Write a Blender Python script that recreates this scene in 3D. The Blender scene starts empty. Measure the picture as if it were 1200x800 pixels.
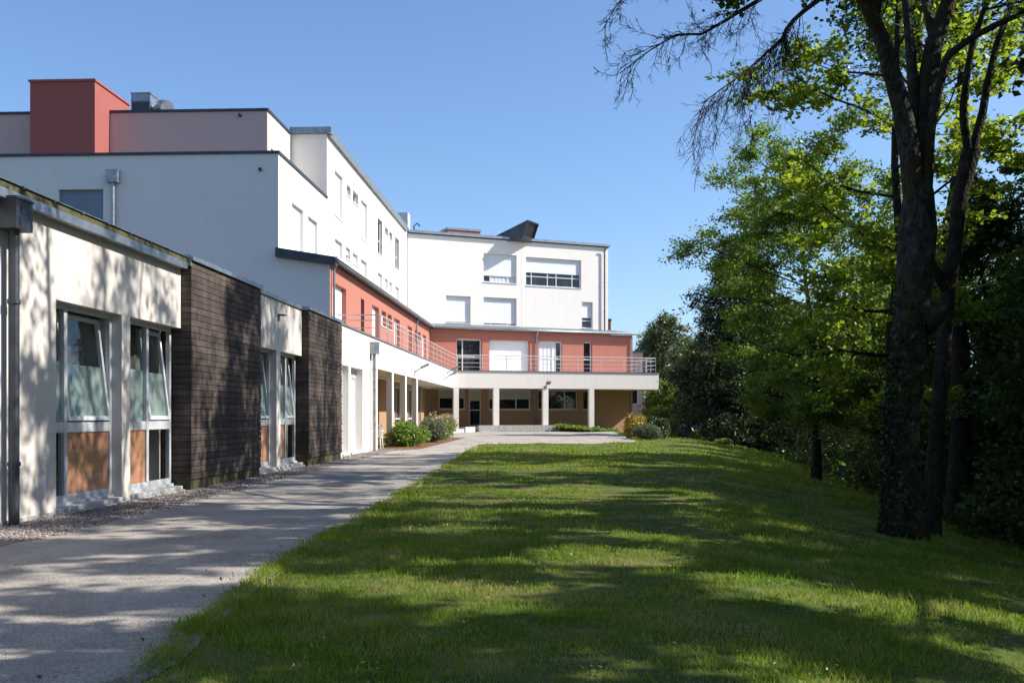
import bpy, math, random
import numpy as np
from mathutils import Vector, Matrix

R = math.radians
C = bpy.context.scene.collection
SC = bpy.context.scene

# ------------------------------------------------------------------ camera
cam_d = bpy.data.cameras.new('camera')
cam = bpy.data.objects.new('camera', cam_d)
C.objects.link(cam)
cam_d.sensor_width = 36.0
cam_d.lens = 35.0
cam_d.shift_y = 86 / 1200
cam_d.clip_start = 0.1
cam_d.clip_end = 3000
CAMYAW = math.degrees(math.atan(55 / 1167))
cam.location = (0, 0, 1.3)
cam.rotation_euler = (R(90), 0, R(CAMYAW))
SC.camera = cam

# ------------------------------------------------------------------ light
SUN_AZ, SUN_EL = 1.0, 40.0          # azimuth from +X towards +Y
world = bpy.data.worlds.new('World')
SC.world = world
world.use_nodes = True
wn = world.node_tree.nodes
wl = world.node_tree.links
wn.clear()
wo = wn.new('ShaderNodeOutputWorld')
wb = wn.new('ShaderNodeBackground')
ws = wn.new('ShaderNodeTexSky')
ws.sky_type = 'NISHITA'
ws.sun_disc = False
ws.sun_elevation = R(SUN_EL)
ws.sun_rotation = R(90 - SUN_AZ)
ws.altitude = 300
ws.air_density = 1.0
ws.dust_density = 1.2
ws.ozone_density = 6.0
wb.inputs['Strength'].default_value = 0.122
wl.new(ws.outputs[0], wb.inputs[0])
wl.new(wb.outputs[0], wo.inputs[0])
sd = bpy.data.lights.new('sun', 'SUN')
sd.energy = 5.0
sd.angle = R(0.5)
sd.color = (1.0, 0.945, 0.86)
sun = bpy.data.objects.new('sun', sd)
C.objects.link(sun)
SV = Vector((math.cos(R(SUN_EL)) * math.cos(R(SUN_AZ)), math.cos(R(SUN_EL)) * math.sin(R(SUN_AZ)), math.sin(R(SUN_EL))))
sun.rotation_euler = SV.to_track_quat('Z', 'Y').to_euler()
sun.location = (40, 0, 60)
SC.view_settings.view_transform = 'Standard'
SC.view_settings.look = 'None'
SC.view_settings.exposure = 0.74
SC.view_settings.gamma = 1
SC.cycles.max_bounces = 6
SC.cycles.diffuse_bounces = 3
SC.cycles.glossy_bounces = 3
SC.cycles.transmission_bounces = 4
SC.cycles.transparent_max_bounces = 8
SC.cycles.use_denoising = True
SC.cycles.caustics_reflective = False
SC.cycles.caustics_refractive = False

# ------------------------------------------------------------------ helpers
ORI = {}


class MB:
    """collects faces in world coordinates and links them as one mesh object"""
    def __init__(s):
        s.v = []
        s.f = []

    def poly(s, pts):
        n = len(s.v)
        s.v += [tuple(p) for p in pts]
        s.f.append(tuple(range(n, n + len(pts))))

    def hexa(s, p):     # 8 points: bottom 4 ccw, top 4 ccw
        n = len(s.v)
        s.v += [tuple(q) for q in p]
        for f in ((3, 2, 1, 0), (4, 5, 6, 7), (0, 1, 5, 4), (1, 2, 6, 5), (2, 3, 7, 6), (3, 0, 4, 7)):
            s.f.append(tuple(n + i for i in f))
        return s

    def box(s, x0, x1, y0, y1, z0, z1):
        return s.hexa([(x0, y0, z0), (x1, y0, z0), (x1, y1, z0), (x0, y1, z0), (x0, y0, z1), (x1, y0, z1), (x1, y1, z1), (x0, y1, z1)])

    def fbox(s, fr, a, b, o0, o1, z0, z1):
        return s.hexa([fr(a, o1, z0), fr(b, o1, z0), fr(b, o0, z0), fr(a, o0, z0), fr(a, o1, z1), fr(b, o1, z1), fr(b, o0, z1), fr(a, o0, z1)])

    def prism(s, pts, z0, z1):
        n = len(pts)
        k = len(s.v)
        s.v += [(p[0], p[1], z0) for p in pts] + [(p[0], p[1], z1) for p in pts]
        s.f.append(tuple(k + i for i in reversed(range(n))))
        s.f.append(tuple(k + n + i for i in range(n)))
        for i in range(n):
            j = (i + 1) % n
            s.f.append((k + i, k + j, k + n + j, k + n + i))
        return s

    def tube(s, pts, rad, sides=8, cap=True, noise=0.0, rng=None):
        pts = [Vector(p) for p in pts]
        if not hasattr(rad, '__len__'):
            rad = [rad] * len(pts)
        k = len(s.v)
        t = (pts[1] - pts[0]).normalized()
        u = t.orthogonal().normalized()
        for i, p in enumerate(pts):
            if 0 < i < len(pts) - 1:
                t2 = (pts[i + 1] - pts[i - 1]).normalized()
            elif i:
                t2 = (pts[i] - pts[i - 1]).normalized()
            else:
                t2 = t
            u = (u - t2 * u.dot(t2))
            if u.length < 1e-6:
                u = t2.orthogonal()
            u.normalize()
            w = t2.cross(u)
            for j in range(sides):
                a = 2 * math.pi * j / sides
                rr = rad[i]
                if noise and rng is not None:
                    rr *= 1 + noise * (rng.random() - .5)
                s.v.append(tuple(p + (u * math.cos(a) + w * math.sin(a)) * rr))
        for i in range(len(pts) - 1):
            for j in range(sides):
                j2 = (j + 1) % sides
                s.f.append((k + i * sides + j, k + i * sides + j2, k + (i + 1) * sides + j2, k + (i + 1) * sides + j))
        if cap:
            s.f.append(tuple(k + j for j in reversed(range(sides))))
            e = k + (len(pts) - 1) * sides
            s.f.append(tuple(e + j for j in range(sides)))
        return s

    def build(s, name, mat, parent=None, smooth=False, bevel=0):
        o_ = ORI.get(parent.name, (0, 0, 0)) if parent else (0, 0, 0)
        me = bpy.data.meshes.new(name)
        me.from_pydata([(v[0] - o_[0], v[1] - o_[1], v[2] - o_[2]) for v in s.v], [], s.f)
        me.validate()
        if smooth:
            me.shade_smooth()
        me.materials.append(mat)
        o = bpy.data.objects.new(name, me)
        C.objects.link(o)
        if parent:
            o.parent = parent
            ORI[o.name] = o_
        if bevel:
            m = o.modifiers.new('bevel', 'BEVEL')
            m.width = bevel
            m.segments = 2
            m.limit_method = 'ANGLE'
        return o


def tag(o, label=None, cat=None, group=None, kind=None):
    if label: o['label'] = label
    if cat: o['category'] = cat
    if group: o['group'] = group
    if kind: o['kind'] = kind
    return o


def thing(name, label, cat, loc=(0, 0, 0), group=None):
    o = bpy.data.objects.new(name, None)
    C.objects.link(o)
    o.empty_display_size = .3
    o.location = loc
    ORI[o.name] = tuple(loc)
    return tag(o, label, cat, group)


def copy_tree(o, parent=None):
    c = o.copy()
    C.objects.link(c)
    if parent: c.parent = parent
    for ch in list(o.children):
        copy_tree(ch, c)
    return c


class Frame:
    def __init__(s, P, ang):      # ang: degrees from +Y towards +X, direction of s
        s.P = P
        s.d = (math.sin(R(ang)), math.cos(R(ang)))
        s.n = (s.d[1], -s.d[0])

    def __call__(s, a, o, z):
        return (s.P[0] + a * s.d[0] + o * s.n[0], s.P[1] + a * s.d[1] + o * s.n[1], z)


def np_mesh(name, verts, nper, mat, parent=None):
    """verts (N*nper,3): N separate faces of nper corners"""
    n = len(verts) // nper
    ori = ORI.get(parent.name, (0, 0, 0)) if parent else (0, 0, 0)
    me = bpy.data.meshes.new(name)
    me.vertices.add(n * nper)
    me.vertices.foreach_set('co', np.ascontiguousarray(verts - np.array(ori), dtype=np.float32).ravel())
    me.loops.add(n * nper)
    me.loops.foreach_set('vertex_index', np.arange(n * nper, dtype=np.int32))
    me.polygons.add(n)
    me.polygons.foreach_set('loop_start', np.arange(n, dtype=np.int32) * nper)
    me.polygons.foreach_set('loop_total', np.full(n, nper, dtype=np.int32))
    me.update(calc_edges=True)
    me.materials.append(mat)
    o = bpy.data.objects.new(name, me)
    C.objects.link(o)
    if parent:
        o.parent = parent
        ORI[o.name] = ORI.get(parent.name, (0, 0, 0))
    return o


# ------------------------------------------------------------------ materials
def mat_new(name):
    m = bpy.data.materials.new(name)
    m.use_nodes = True
    nt = m.node_tree
    nt.nodes.clear()
    out = nt.nodes.new('ShaderNodeOutputMaterial')
    return m, nt, out


def N(nt, t, **kw):
    n = nt.nodes.new(t)
    for k, v in kw.items():
        if k in n.inputs:
            n.inputs[k].default_value = v
        else:
            setattr(n, k, v)
    return n


def ramp(nt, fac, stops):
    r = nt.nodes.new('ShaderNodeValToRGB')
    el = r.color_ramp.elements
    while len(el) < len(stops):
        el.new(0.5)
    for e, (p, c) in zip(el, stops):
        e.position = p
        e.color = (*c, 1) if len(c) == 3 else c
    nt.links.new(fac, r.inputs[0])
    return r.outputs[0]


def simple(name, col, rough=.6, metal=0.0, var=.12, scale=3.0, bump=0.0, bscale=60, spec=.4, stretch=None):
    m, nt, out = mat_new(name)
    b = N(nt, 'ShaderNodeBsdfPrincipled', Roughness=rough, Metallic=metal)
    b.inputs['Specular IOR Level'].default_value = spec
    tc = N(nt, 'ShaderNodeTexCoord')
    src = tc.outputs['Object']
    if stretch:
        mp = N(nt, 'ShaderNodeMapping')
        mp.inputs['Scale'].default_value = stretch
        nt.links.new(src, mp.inputs[0])
        src = mp.outputs[0]
    no = N(nt, 'ShaderNodeTexNoise', Scale=scale, Detail=6.0, Roughness=.6)
    nt.links.new(src, no.inputs['Vector'])
    lo = tuple(c * (1 - var) for c in col)
    hi = tuple(min(1, c * (1 + var * .6)) for c in col)
    nt.links.new(ramp(nt, no.outputs[0], [(.3, lo), (.7, hi)]), b.inputs['Base Color'])
    if bump:
        n2 = N(nt, 'ShaderNodeTexNoise', Scale=bscale, Detail=3.0)
        nt.links.new(tc.outputs['Object'], n2.inputs['Vector'])
        bp = N(nt, 'ShaderNodeBump', Strength=bump, Distance=.02)
        nt.links.new(n2.outputs[0], bp.inputs['Height'])
        nt.links.new(bp.outputs[0], b.inputs['Normal'])
    nt.links.new(b.outputs[0], out.inputs[0])
    return m


def render_mat(name, col, dirt=.022):
    """rendered wall: fine grain, faint vertical weathering"""
    m, nt, out = mat_new(name)
    b = N(nt, 'ShaderNodeBsdfPrincipled', Roughness=.9)
    b.inputs['Specular IOR Level'].default_value = .15
    tc = N(nt, 'ShaderNodeTexCoord')
    n1 = N(nt, 'ShaderNodeTexNoise', Scale=.6, Detail=8.0, Roughness=.65)
    nt.links.new(tc.outputs['Object'], n1.inputs['Vector'])
    mp = N(nt, 'ShaderNodeMapping')
    mp.inputs['Scale'].default_value = (5, 5, .22)
    nt.links.new(tc.outputs['Object'], mp.inputs[0])
    n2 = N(nt, 'ShaderNodeTexNoise', Scale=1.0, Detail=5.0)
    nt.links.new(mp.outputs[0], n2.inputs['Vector'])
    ad = N(nt, 'ShaderNodeMath', operation='ADD')
    nt.links.new(n1.outputs[0], ad.inputs[0])
    nt.links.new(n2.outputs[0], ad.inputs[1])
    lo = tuple(c * (1 - dirt * 2) for c in col)
    mr = N(nt, 'ShaderNodeMath', operation='MULTIPLY')
    mr.inputs[1].default_value = .5
    nt.links.new(ad.outputs[0], mr.inputs[0])
    nt.links.new(ramp(nt, mr.outputs[0], [(.36, lo), (.52, col)]), b.inputs['Base Color'])
    n3 = N(nt, 'ShaderNodeTexNoise', Scale=220.0, Detail=2.0)
    nt.links.new(tc.outputs['Object'], n3.inputs['Vector'])
    bp = N(nt, 'ShaderNodeBump', Strength=.25, Distance=.004)
    nt.links.new(n3.outputs[0], bp.inputs['Height'])
    nt.links.new(bp.outputs[0], b.inputs['Normal'])
    nt.links.new(b.outputs[0], out.inputs[0])
    return m


def leaf_mat(name, dark, light, trans, tf=.45):
    m, nt, out = mat_new(name)
    g = N(nt, 'ShaderNodeNewGeometry')
    col = ramp(nt, g.outputs['Random Per Island'], [(0, dark), (1, light)])
    tcol = ramp(nt, g.outputs['Random Per Island'], [(0, tuple(c * .75 for c in trans)), (1, trans)])
    d = N(nt, 'ShaderNodeBsdfDiffuse')
    t = N(nt, 'ShaderNodeBsdfTranslucent')
    gl = N(nt, 'ShaderNodeBsdfGlossy', Roughness=.42)
    gl.inputs[0].default_value = (.6, .65, .6, 1)
    nt.links.new(col, d.inputs[0])
    nt.links.new(tcol, t.inputs[0])
    mx = N(nt, 'ShaderNodeMixShader')
    mx.inputs[0].default_value = tf
    nt.links.new(d.outputs[0], mx.inputs[1])
    nt.links.new(t.outputs[0], mx.inputs[2])
    m2 = N(nt, 'ShaderNodeMixShader')
    m2.inputs[0].default_value = .05
    nt.links.new(mx.outputs[0], m2.inputs[1])
    nt.links.new(gl.outputs[0], m2.inputs[2])
    nt.links.new(m2.outputs[0], out.inputs[0])
    return m


def bark_mat(name, dark, light, sc=6.0, moss=None):
    m, nt, out = mat_new(name)
    b = N(nt, 'ShaderNodeBsdfPrincipled', Roughness=.95)
    b.inputs['Specular IOR Level'].default_value = .1
    tc = N(nt, 'ShaderNodeTexCoord')
    mp = N(nt, 'ShaderNodeMapping')
    mp.inputs['Scale'].default_value = (1, 1, .7)
    nt.links.new(tc.outputs['Object'], mp.inputs[0])
    n1 = N(nt, 'ShaderNodeTexNoise', Scale=sc, Detail=9.0, Roughness=.7)
    nt.links.new(mp.outputs[0], n1.inputs['Vector'])
    vo = N(nt, 'ShaderNodeTexVoronoi', Scale=sc * 3)
    nt.links.new(mp.outputs[0], vo.inputs['Vector'])
    c = ramp(nt, n1.outputs[0], [(.35, dark), (.55, tuple((a + b_) / 2 for a, b_ in zip(dark, light))), (.68, light)])
    if moss:
        n2 = N(nt, 'ShaderNodeTexNoise', Scale=1.7, Detail=6.0)
        nt.links.new(tc.outputs['Object'], n2.inputs['Vector'])
        f = ramp(nt, n2.outputs[0], [(.5, (0, 0, 0)), (.62, (1, 1, 1))])
        mxc = N(nt, 'ShaderNodeMix', data_type='RGBA')
        nt.links.new(f, mxc.inputs[0])
        nt.links.new(c, mxc.inputs[6])
        mxc.inputs[7].default_value = (*moss, 1)
        c = mxc.outputs[2]
    nt.links.new(c, b.inputs['Base Color'])
    ad = N(nt, 'ShaderNodeMath', operation='ADD')
    nt.links.new(n1.outputs[0], ad.inputs[0])
    nt.links.new(vo.outputs[0], ad.inputs[1])
    bp = N(nt, 'ShaderNodeBump', Strength=.8, Distance=.03)
    nt.links.new(ad.outputs[0], bp.inputs['Height'])
    nt.links.new(bp.outputs[0], b.inputs['Normal'])
    nt.links.new(b.outputs[0], out.inputs[0])
    return m


def glass_mat(name):
    m, nt, out = mat_new(name)
    t = N(nt, 'ShaderNodeBsdfTransparent')
    t.inputs[0].default_value = (.94, .96, .95, 1)
    g = N(nt, 'ShaderNodeBsdfGlossy', Roughness=.0)
    fr = N(nt, 'ShaderNodeFresnel', IOR=1.5)
    ge = N(nt, 'ShaderNodeNewGeometry')
    inv = N(nt, 'ShaderNodeMath', operation='SUBTRACT')
    inv.inputs[0].default_value = 1
    nt.links.new(ge.outputs['Backfacing'], inv.inputs[1])
    mu = N(nt, 'ShaderNodeMath', operation='MULTIPLY')
    nt.links.new(fr.outputs[0], mu.inputs[0])
    nt.links.new(inv.outputs[0], mu.inputs[1])
    mx = N(nt, 'ShaderNodeMixShader')
    nt.links.new(mu.outputs[0], mx.inputs[0])
    nt.links.new(t.outputs[0], mx.inputs[1])
    nt.links.new(g.outputs[0], mx.inputs[2])
    nt.links.new(mx.outputs[0], out.inputs[0])
    return m


def dark_glass_mat(name, col=(.012, .014, .016), ior=1.55):
    m, nt, out = mat_new(name)
    b = N(nt, 'ShaderNodeBsdfPrincipled', Roughness=.02, IOR=ior)
    tc = N(nt, 'ShaderNodeTexCoord')
    no = N(nt, 'ShaderNodeTexNoise', Scale=2.2, Detail=4.0)
    nt.links.new(tc.outputs['Object'], no.inputs['Vector'])
    nt.links.new(ramp(nt, no.outputs[0], [(.45, col), (.75, tuple(c * 3.5 for c in col))]), b.inputs['Base Color'])
    n2 = N(nt, 'ShaderNodeTexNoise', Scale=.9, Detail=1.0)
    nt.links.new(tc.outputs['Object'], n2.inputs['Vector'])
    bp = N(nt, 'ShaderNodeBump', Strength=.04, Distance=.1)
    nt.links.new(n2.outputs[0], bp.inputs['Height'])
    nt.links.new(bp.outputs[0], b.inputs['Normal'])
    nt.links.new(b.outputs[0], out.inputs[0])
    return m


def timber_mat(name, base):
    m, nt, out = mat_new(name)
    b = N(nt, 'ShaderNodeBsdfPrincipled', Roughness=.85)
    b.inputs['Specular IOR Level'].default_value = .2
    tc = N(nt, 'ShaderNodeTexCoord')
    g = N(nt, 'ShaderNodeNewGeometry')
    mp = N(nt, 'ShaderNodeMapping')
    mp.inputs['Scale'].default_value = (1.2, 1.2, 22)
    nt.links.new(tc.outputs['Object'], mp.inputs[0])
    n1 = N(nt, 'ShaderNodeTexNoise', Scale=2.2, Detail=9.0, Roughness=.7)
    nt.links.new(mp.outputs[0], n1.inputs['Vector'])
    mp2 = N(nt, 'ShaderNodeMapping')
    mp2.inputs['Scale'].default_value = (2.2, 2.2, .8)
    nt.links.new(tc.outputs['Object'], mp2.inputs[0])
    n2 = N(nt, 'ShaderNodeTexNoise', Scale=1.6, Detail=5.0)
    nt.links.new(mp2.outputs[0], n2.inputs['Vector'])
    ad = N(nt, 'ShaderNodeMath', operation='ADD')
    nt.links.new(n1.outputs[0], ad.inputs[0])
    nt.links.new(n2.outputs[0], ad.inputs[1])
    a2 = N(nt, 'ShaderNodeMath', operation='MULTIPLY_ADD')
    a2.inputs[1].default_value = .22
    nt.links.new(g.outputs['Random Per Island'], a2.inputs[0])
    nt.links.new(ad.outputs[0], a2.inputs[2])
    hf = N(nt, 'ShaderNodeMath', operation='MULTIPLY')
    hf.inputs[1].default_value = .42
    nt.links.new(a2.outputs[0], hf.inputs[0])
    nt.links.new(ramp(nt, hf.outputs[0], [(.33, tuple(c * .35 for c in base)), (.5, base), (.64, tuple(c * 2.1 for c in base))]), b.inputs['Base Color'])
    bp = N(nt, 'ShaderNodeBump', Strength=.5, Distance=.006)
    nt.links.new(n1.outputs[0], bp.inputs['Height'])
    nt.links.new(bp.outputs[0], b.inputs['Normal'])
    nt.links.new(b.outputs[0], out.inputs[0])
    return m


def ground_mat(name, stops, scale=1.2, bump=.5, bscale=60, grain=None):
    m, nt, out = mat_new(name)
    b = N(nt, 'ShaderNodeBsdfPrincipled', Roughness=.95)
    b.inputs['Specular IOR Level'].default_value = .1
    tc = N(nt, 'ShaderNodeTexCoord')
    n1 = N(nt, 'ShaderNodeTexNoise', Scale=scale, Detail=10.0, Roughness=.68)
    nt.links.new(tc.outputs['Object'], n1.inputs['Vector'])
    c = ramp(nt, n1.outputs[0], stops)
    n2 = N(nt, 'ShaderNodeTexNoise', Scale=bscale, Detail=4.0, Roughness=.7)
    nt.links.new(tc.outputs['Object'], n2.inputs['Vector'])
    h = n2.outputs[0]
    if grain:
        vo = N(nt, 'ShaderNodeTexVoronoi', Scale=grain)
        nt.links.new(tc.outputs['Object'], vo.inputs['Vector'])
        sp = N(nt, 'ShaderNodeSeparateColor')
        nt.links.new(vo.outputs['Color'], sp.inputs[0])
        gcol = ramp(nt, sp.outputs[0], [(0, (.62, .62, .62)), (.5, (.95, .94, .93)), (1, (1.3, 1.28, 1.25))])
        mx = N(nt, 'ShaderNodeMix', data_type='RGBA', blend_type='MULTIPLY')
        mx.inputs[0].default_value = 1
        nt.links.new(c, mx.inputs[6])
        nt.links.new(gcol, mx.inputs[7])
        c = mx.outputs[2]
        h = vo.outputs['Distance']
    nt.links.new(c, b.inputs['Base Color'])
    bp = N(nt, 'ShaderNodeBump', Strength=bump, Distance=.012)
    nt.links.new(h, bp.inputs['Height'])
    nt.links.new(bp.outputs[0], b.inputs['Normal'])
    nt.links.new(b.outputs[0], out.inputs[0])
    return m


def grass_mat(name):
    m, nt, out = mat_new(name)
    tc = N(nt, 'ShaderNodeTexCoord')
    g = N(nt, 'ShaderNodeNewGeometry')
    n1 = N(nt, 'ShaderNodeTexNoise', Scale=.9, Detail=7.0, Roughness=.65)
    nt.links.new(tc.outputs['Object'], n1.inputs['Vector'])
    ad = N(nt, 'ShaderNodeMath', operation='MULTIPLY_ADD')
    ad.inputs[1].default_value = .28
    nt.links.new(g.outputs['Random Per Island'], ad.inputs[0])
    nt.links.new(n1.outputs[0], ad.inputs[2])
    c = ramp(nt, ad.outputs[0], [(.42, (.058, .108, .013)), (.58, (.145, .215, .027)), (.72, (.25, .29, .05)), (.84, (.40, .33, .15))])
    ct = ramp(nt, ad.outputs[0], [(.42, (.15, .29, .018)), (.66, (.31, .45, .04)), (.84, (.45, .38, .15))])
    d = N(nt, 'ShaderNodeBsdfDiffuse')
    t = N(nt, 'ShaderNodeBsdfTranslucent')
    nt.links.new(c, d.inputs[0])
    nt.links.new(ct, t.inputs[0])
    mx = N(nt, 'ShaderNodeMixShader')
    mx.inputs[0].default_value = .42
    nt.links.new(d.outputs[0], mx.inputs[1])
    nt.links.new(t.outputs[0], mx.inputs[2])
    nt.links.new(mx.outputs[0], out.inputs[0])
    return m


def rand_mat(name, stops, rough=.8):
    m, nt, out = mat_new(name)
    g = N(nt, 'ShaderNodeNewGeometry')
    b = N(nt, 'ShaderNodeBsdfPrincipled', Roughness=rough)
    b.inputs['Specular IOR Level'].default_value = .2
    nt.links.new(ramp(nt, g.outputs['Random Per Island'], stops), b.inputs['Base Color'])
    nt.links.new(b.outputs[0], out.inputs[0])
    return m


M = dict(
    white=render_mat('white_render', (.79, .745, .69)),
    coral=render_mat('coral_render', (.38, .155, .115)),
    crimson=render_mat('crimson_render', (.30, .10, .088)),
    white_shaded=render_mat('white_shaded_render', (.66, .64, .64)),  # white render of the end wall, its shade put into the colour
    white_pink_shade=render_mat('white_pink_shade_render', (.52, .385, .37)),  # penthouse front: shade and pink bounce light put into the white
    white_dimmed=render_mat('white_dimmed_render', (.60, .56, .515), .05),  # low wing white, branch penumbra and lens vignetting put into the colour
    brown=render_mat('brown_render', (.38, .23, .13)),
    pink=render_mat('pink_render', (.55, .40, .36)),
    timber=timber_mat('weathered_timber', (.080, .063, .054)),
    zinc=simple('zinc', (.30, .33, .36), .42, .75, .3, 5.0, .1, 30),
    zincdark=simple('dark_zinc', (.06, .07, .085), .5, .5, .35, 4.0, .1, 30),
    slate=simple('slate_roof', (.13, .15, .17), .6, 0, .4, 6.0, .3, 20),
    moss=simple('mossy_edge', (.085, .085, .038), .9, 0, .5, 7.0, .5, 60),
    roofgrey=simple('roof_membrane', (.12, .12, .12), .9, 0, .2, 2.0),
    frame=simple('window_frame_white', (.62, .64, .66), .4, 0, .05, 3.0),
    frame_grey=simple('window_frame_grey', (.50, .52, .54), .4, .1, .08, 3.0),
    shutter=simple('shutter_white', (.72, .74, .76), .5, 0, .05, 2.0),
    blind_grey=simple('blind_slate_grey', (.20, .25, .32), .35, .2, .06, 2.0),
    orange=simple('orange_panel', (.60, .275, .165), .45, 0, .06, 2.0),
    film=simple('frosted_film', (.34, .41, .40), .35, 0, .08, 1.5),
    curtain=simple('curtain_grey', (.20, .20, .19), .9, 0, .15, 8.0, stretch=(1, 1, .1)),
    curtain_w=simple('curtain_white', (.55, .58, .60), .9, 0, .15, 8.0, stretch=(1, 1, .1)),
    blind=simple('blind_beige', (.40, .42, .33), .8, 0, .06, 2.0),
    room=simple('room_paint', (.35, .34, .32), .9, 0, .1, 1.0),
    sill=simple('concrete_sill', (.42, .42, .41), .85, 0, .2, 6.0, .3, 60),
    concrete=simple('concrete', (.46, .45, .43), .9, 0, .3, 3.0, .4, 30, stretch=(2, 2, .5)),
    rail=simple('rail_steel', (.62, .62, .62), .35, .3, .06, 3.0),
    black=simple('black_paint', (.015, .015, .017), .45, 0, .1, 5.0),
    glass=glass_mat('clear_glass'),
    dglass=dark_glass_mat('dark_glass'),
    plastic=simple('white_plastic', (.72, .72, .70), .4, 0, .04, 3.0),
    bark=bark_mat('bark_beech', (.012, .011, .009), (.085, .08, .072), 9.0, (.040, .036, .012)),
    bark2=bark_mat('bark_dark', (.012, .010, .008), (.055, .050, .041), 8.0),
    twig=simple('twig_bark', (.02, .016, .012), .9, 0, .3, 5.0),
    leaf=leaf_mat('leaf_bright', (.07, .115, .016), (.14, .19, .028), (.42, .55, .035), .53),
    leaf_mid=leaf_mat('leaf_mid', (.075, .125, .018), (.15, .20, .036), (.27, .42, .045), .5),
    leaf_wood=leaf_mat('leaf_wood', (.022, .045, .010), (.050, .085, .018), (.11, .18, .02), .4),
    leaf_cedar=leaf_mat('leaf_cedar', (.022, .036, .014), (.055, .072, .028), (.05, .075, .018), .25),
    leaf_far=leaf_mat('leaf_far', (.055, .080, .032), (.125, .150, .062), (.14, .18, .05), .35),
    ivy=leaf_mat('leaf_ivy', (.010, .024, .008), (.026, .05, .016), (.04, .07, .012), .2),
    bush=leaf_mat('leaf_bush', (.075, .145, .02), (.17, .26, .04), (.28, .40, .045), .4),
    lav=leaf_mat('leaf_grey_green', (.09, .12, .065), (.19, .22, .12), (.16, .2, .08), .3),
    dkbush=leaf_mat('leaf_dark_bush', (.02, .045, .012), (.045, .085, .022), (.06, .11, .02), .3),
    pinkfl=leaf_mat('petal_pink', (.50, .26, .22), (.70, .45, .40), (.5, .3, .25), .3),
    yellowfl=leaf_mat('petal_yellow', (.30, .27, .03), (.52, .42, .05), (.5, .42, .04), .3),
    redfl=leaf_mat('leaf_red', (.16, .05, .03), (.32, .12, .07), (.3, .1, .05), .3),
    grass=grass_mat('grass_blades'),
    turf=ground_mat('turf', [(.3, (.045, .07, .016)), (.5, (.08, .11, .026)), (.62, (.16, .14, .06)), (.72, (.27, .21, .12))], 1.3, .8, 50),
    path=ground_mat('fine_gravel', [(.34, (.25, .232, .215)), (.5, (.36, .333, .30)), (.66, (.43, .395, .355))], .9, .6, 90, 110),
    bed=ground_mat('gravel_bed', [(.3, (.13, .115, .105)), (.7, (.25, .22, .20))], 3, .8, 40, 40),
    mulch=ground_mat('mulch', [(.3, (.10, .05, .025)), (.7, (.24, .13, .07))], 6, .9, 60),
    soil=ground_mat('soil', [(.3, (.12, .10, .08)), (.5, (.26, .235, .20)), (.65, (.36, .33, .295))], 9, .9, 50, 70),
    pebble=rand_mat('pebbles', [(0, (.11, .09, .085)), (.5, (.22, .18, .165)), (1, (.36, .32, .295))]),
    asphalt=ground_mat('asphalt', [(.3, (.055, .055, .058)), (.7, (.085, .085, .086))], 2, .4, 80),
)


# ------------------------------------------------------------------ terrain
def sstep(a, b, x):
    t = np.clip((x - a) / (b - a), 0, 1)
    return t * t * (3 - 2 * t)


def terrain(x, y):
    x = np.asarray(x, float)
    y = np.asarray(y, float)
    z = .25 * sstep(28, 55, y)
    xs = x - .1 * np.clip(y - 14, -10, 45)
    d = np.clip(xs - .5, 0, None)
    q = .022 * np.minimum(d, 7.5) ** 2 + .33 * np.clip(d - 7.5, 0, None)
    q = 6.5 * np.tanh(q / 6.5)
    z = z - q
    z = z - 1.2 * sstep(49, 60, y) * sstep(3.5, 8, x) * (1 - sstep(10, 25, x))
    z = z + .025 * np.sin(x * 1.7 + y * .6) * np.sin(y * .9 - x * .4) * sstep(-1.5, 1, x)
    return z


def tz(x, y):
    return float(terrain(x, y))


def axis_pts():
    xs = np.concatenate([np.linspace(-400, -30, 12), np.arange(-25, -4, 2.5), np.arange(-4, 14, .4), np.arange(14, 40, 1.5), np.linspace(42, 400, 14)])
    ys = np.concatenate([np.linspace(-200, -12, 9), np.arange(-10, 62, .6), np.arange(62, 110, 3), np.linspace(112, 900, 14)])
    return xs, ys


def ground_sheet():
    xs, ys = axis_pts()
    X, Y = np.meshgrid(xs, ys)
    Z = terrain(X, Y)
    me = bpy.data.meshes.new('ground')
    nx, ny = len(xs), len(ys)
    V = np.stack([X.ravel(), Y.ravel(), Z.ravel()], 1)
    F = []
    for j in range(ny - 1):
        for i in range(nx - 1):
            a = j * nx + i
            F.append((a, a + 1, a + nx + 1, a + nx))
    me.from_pydata(V.tolist(), [], F)
    me.shade_smooth()
    me.materials.append(M['turf'])
    o = bpy.data.objects.new('ground', me)
    C.objects.link(o)
    tag(o, kind='structure')


ground_sheet()

_pr_y = np.array([-20, 4.7, 8.4, 12.4, 20.4, 30, 38.5, 40.0, 40.8, 41.4, 42.2, 62])
_pr_x = np.array([-2.0, -2.15, -2.43, -2.52, -2.72, -2.98, -3.2, -3.0, -2.2, 1.5, 3.4, 3.4])
_pl_y = np.array([-20, 9.8, 14, 20.2, 27.8, 34.5, 36, 47.5, 49, 62])
_pl_x = np.array([-5.6, -5.62, -5.6, -5.85, -5.98, -6.05, -5.2, -4.6, -6.2, -6.6])
_rs = np.random.RandomState(4)
_jy = np.arange(-20, 63, .11)
_jv = np.convolve(_rs.randn(len(_jy)), np.ones(7) / 7, 'same') * .09


def path_right(y):
    return np.interp(y, _pr_y, _pr_x) + np.interp(y, _jy, _jv) * np.where(np.asarray(y) < 40, 1, .4)


def path_left(y):
    return np.interp(y, _pl_y, _pl_x)


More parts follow.
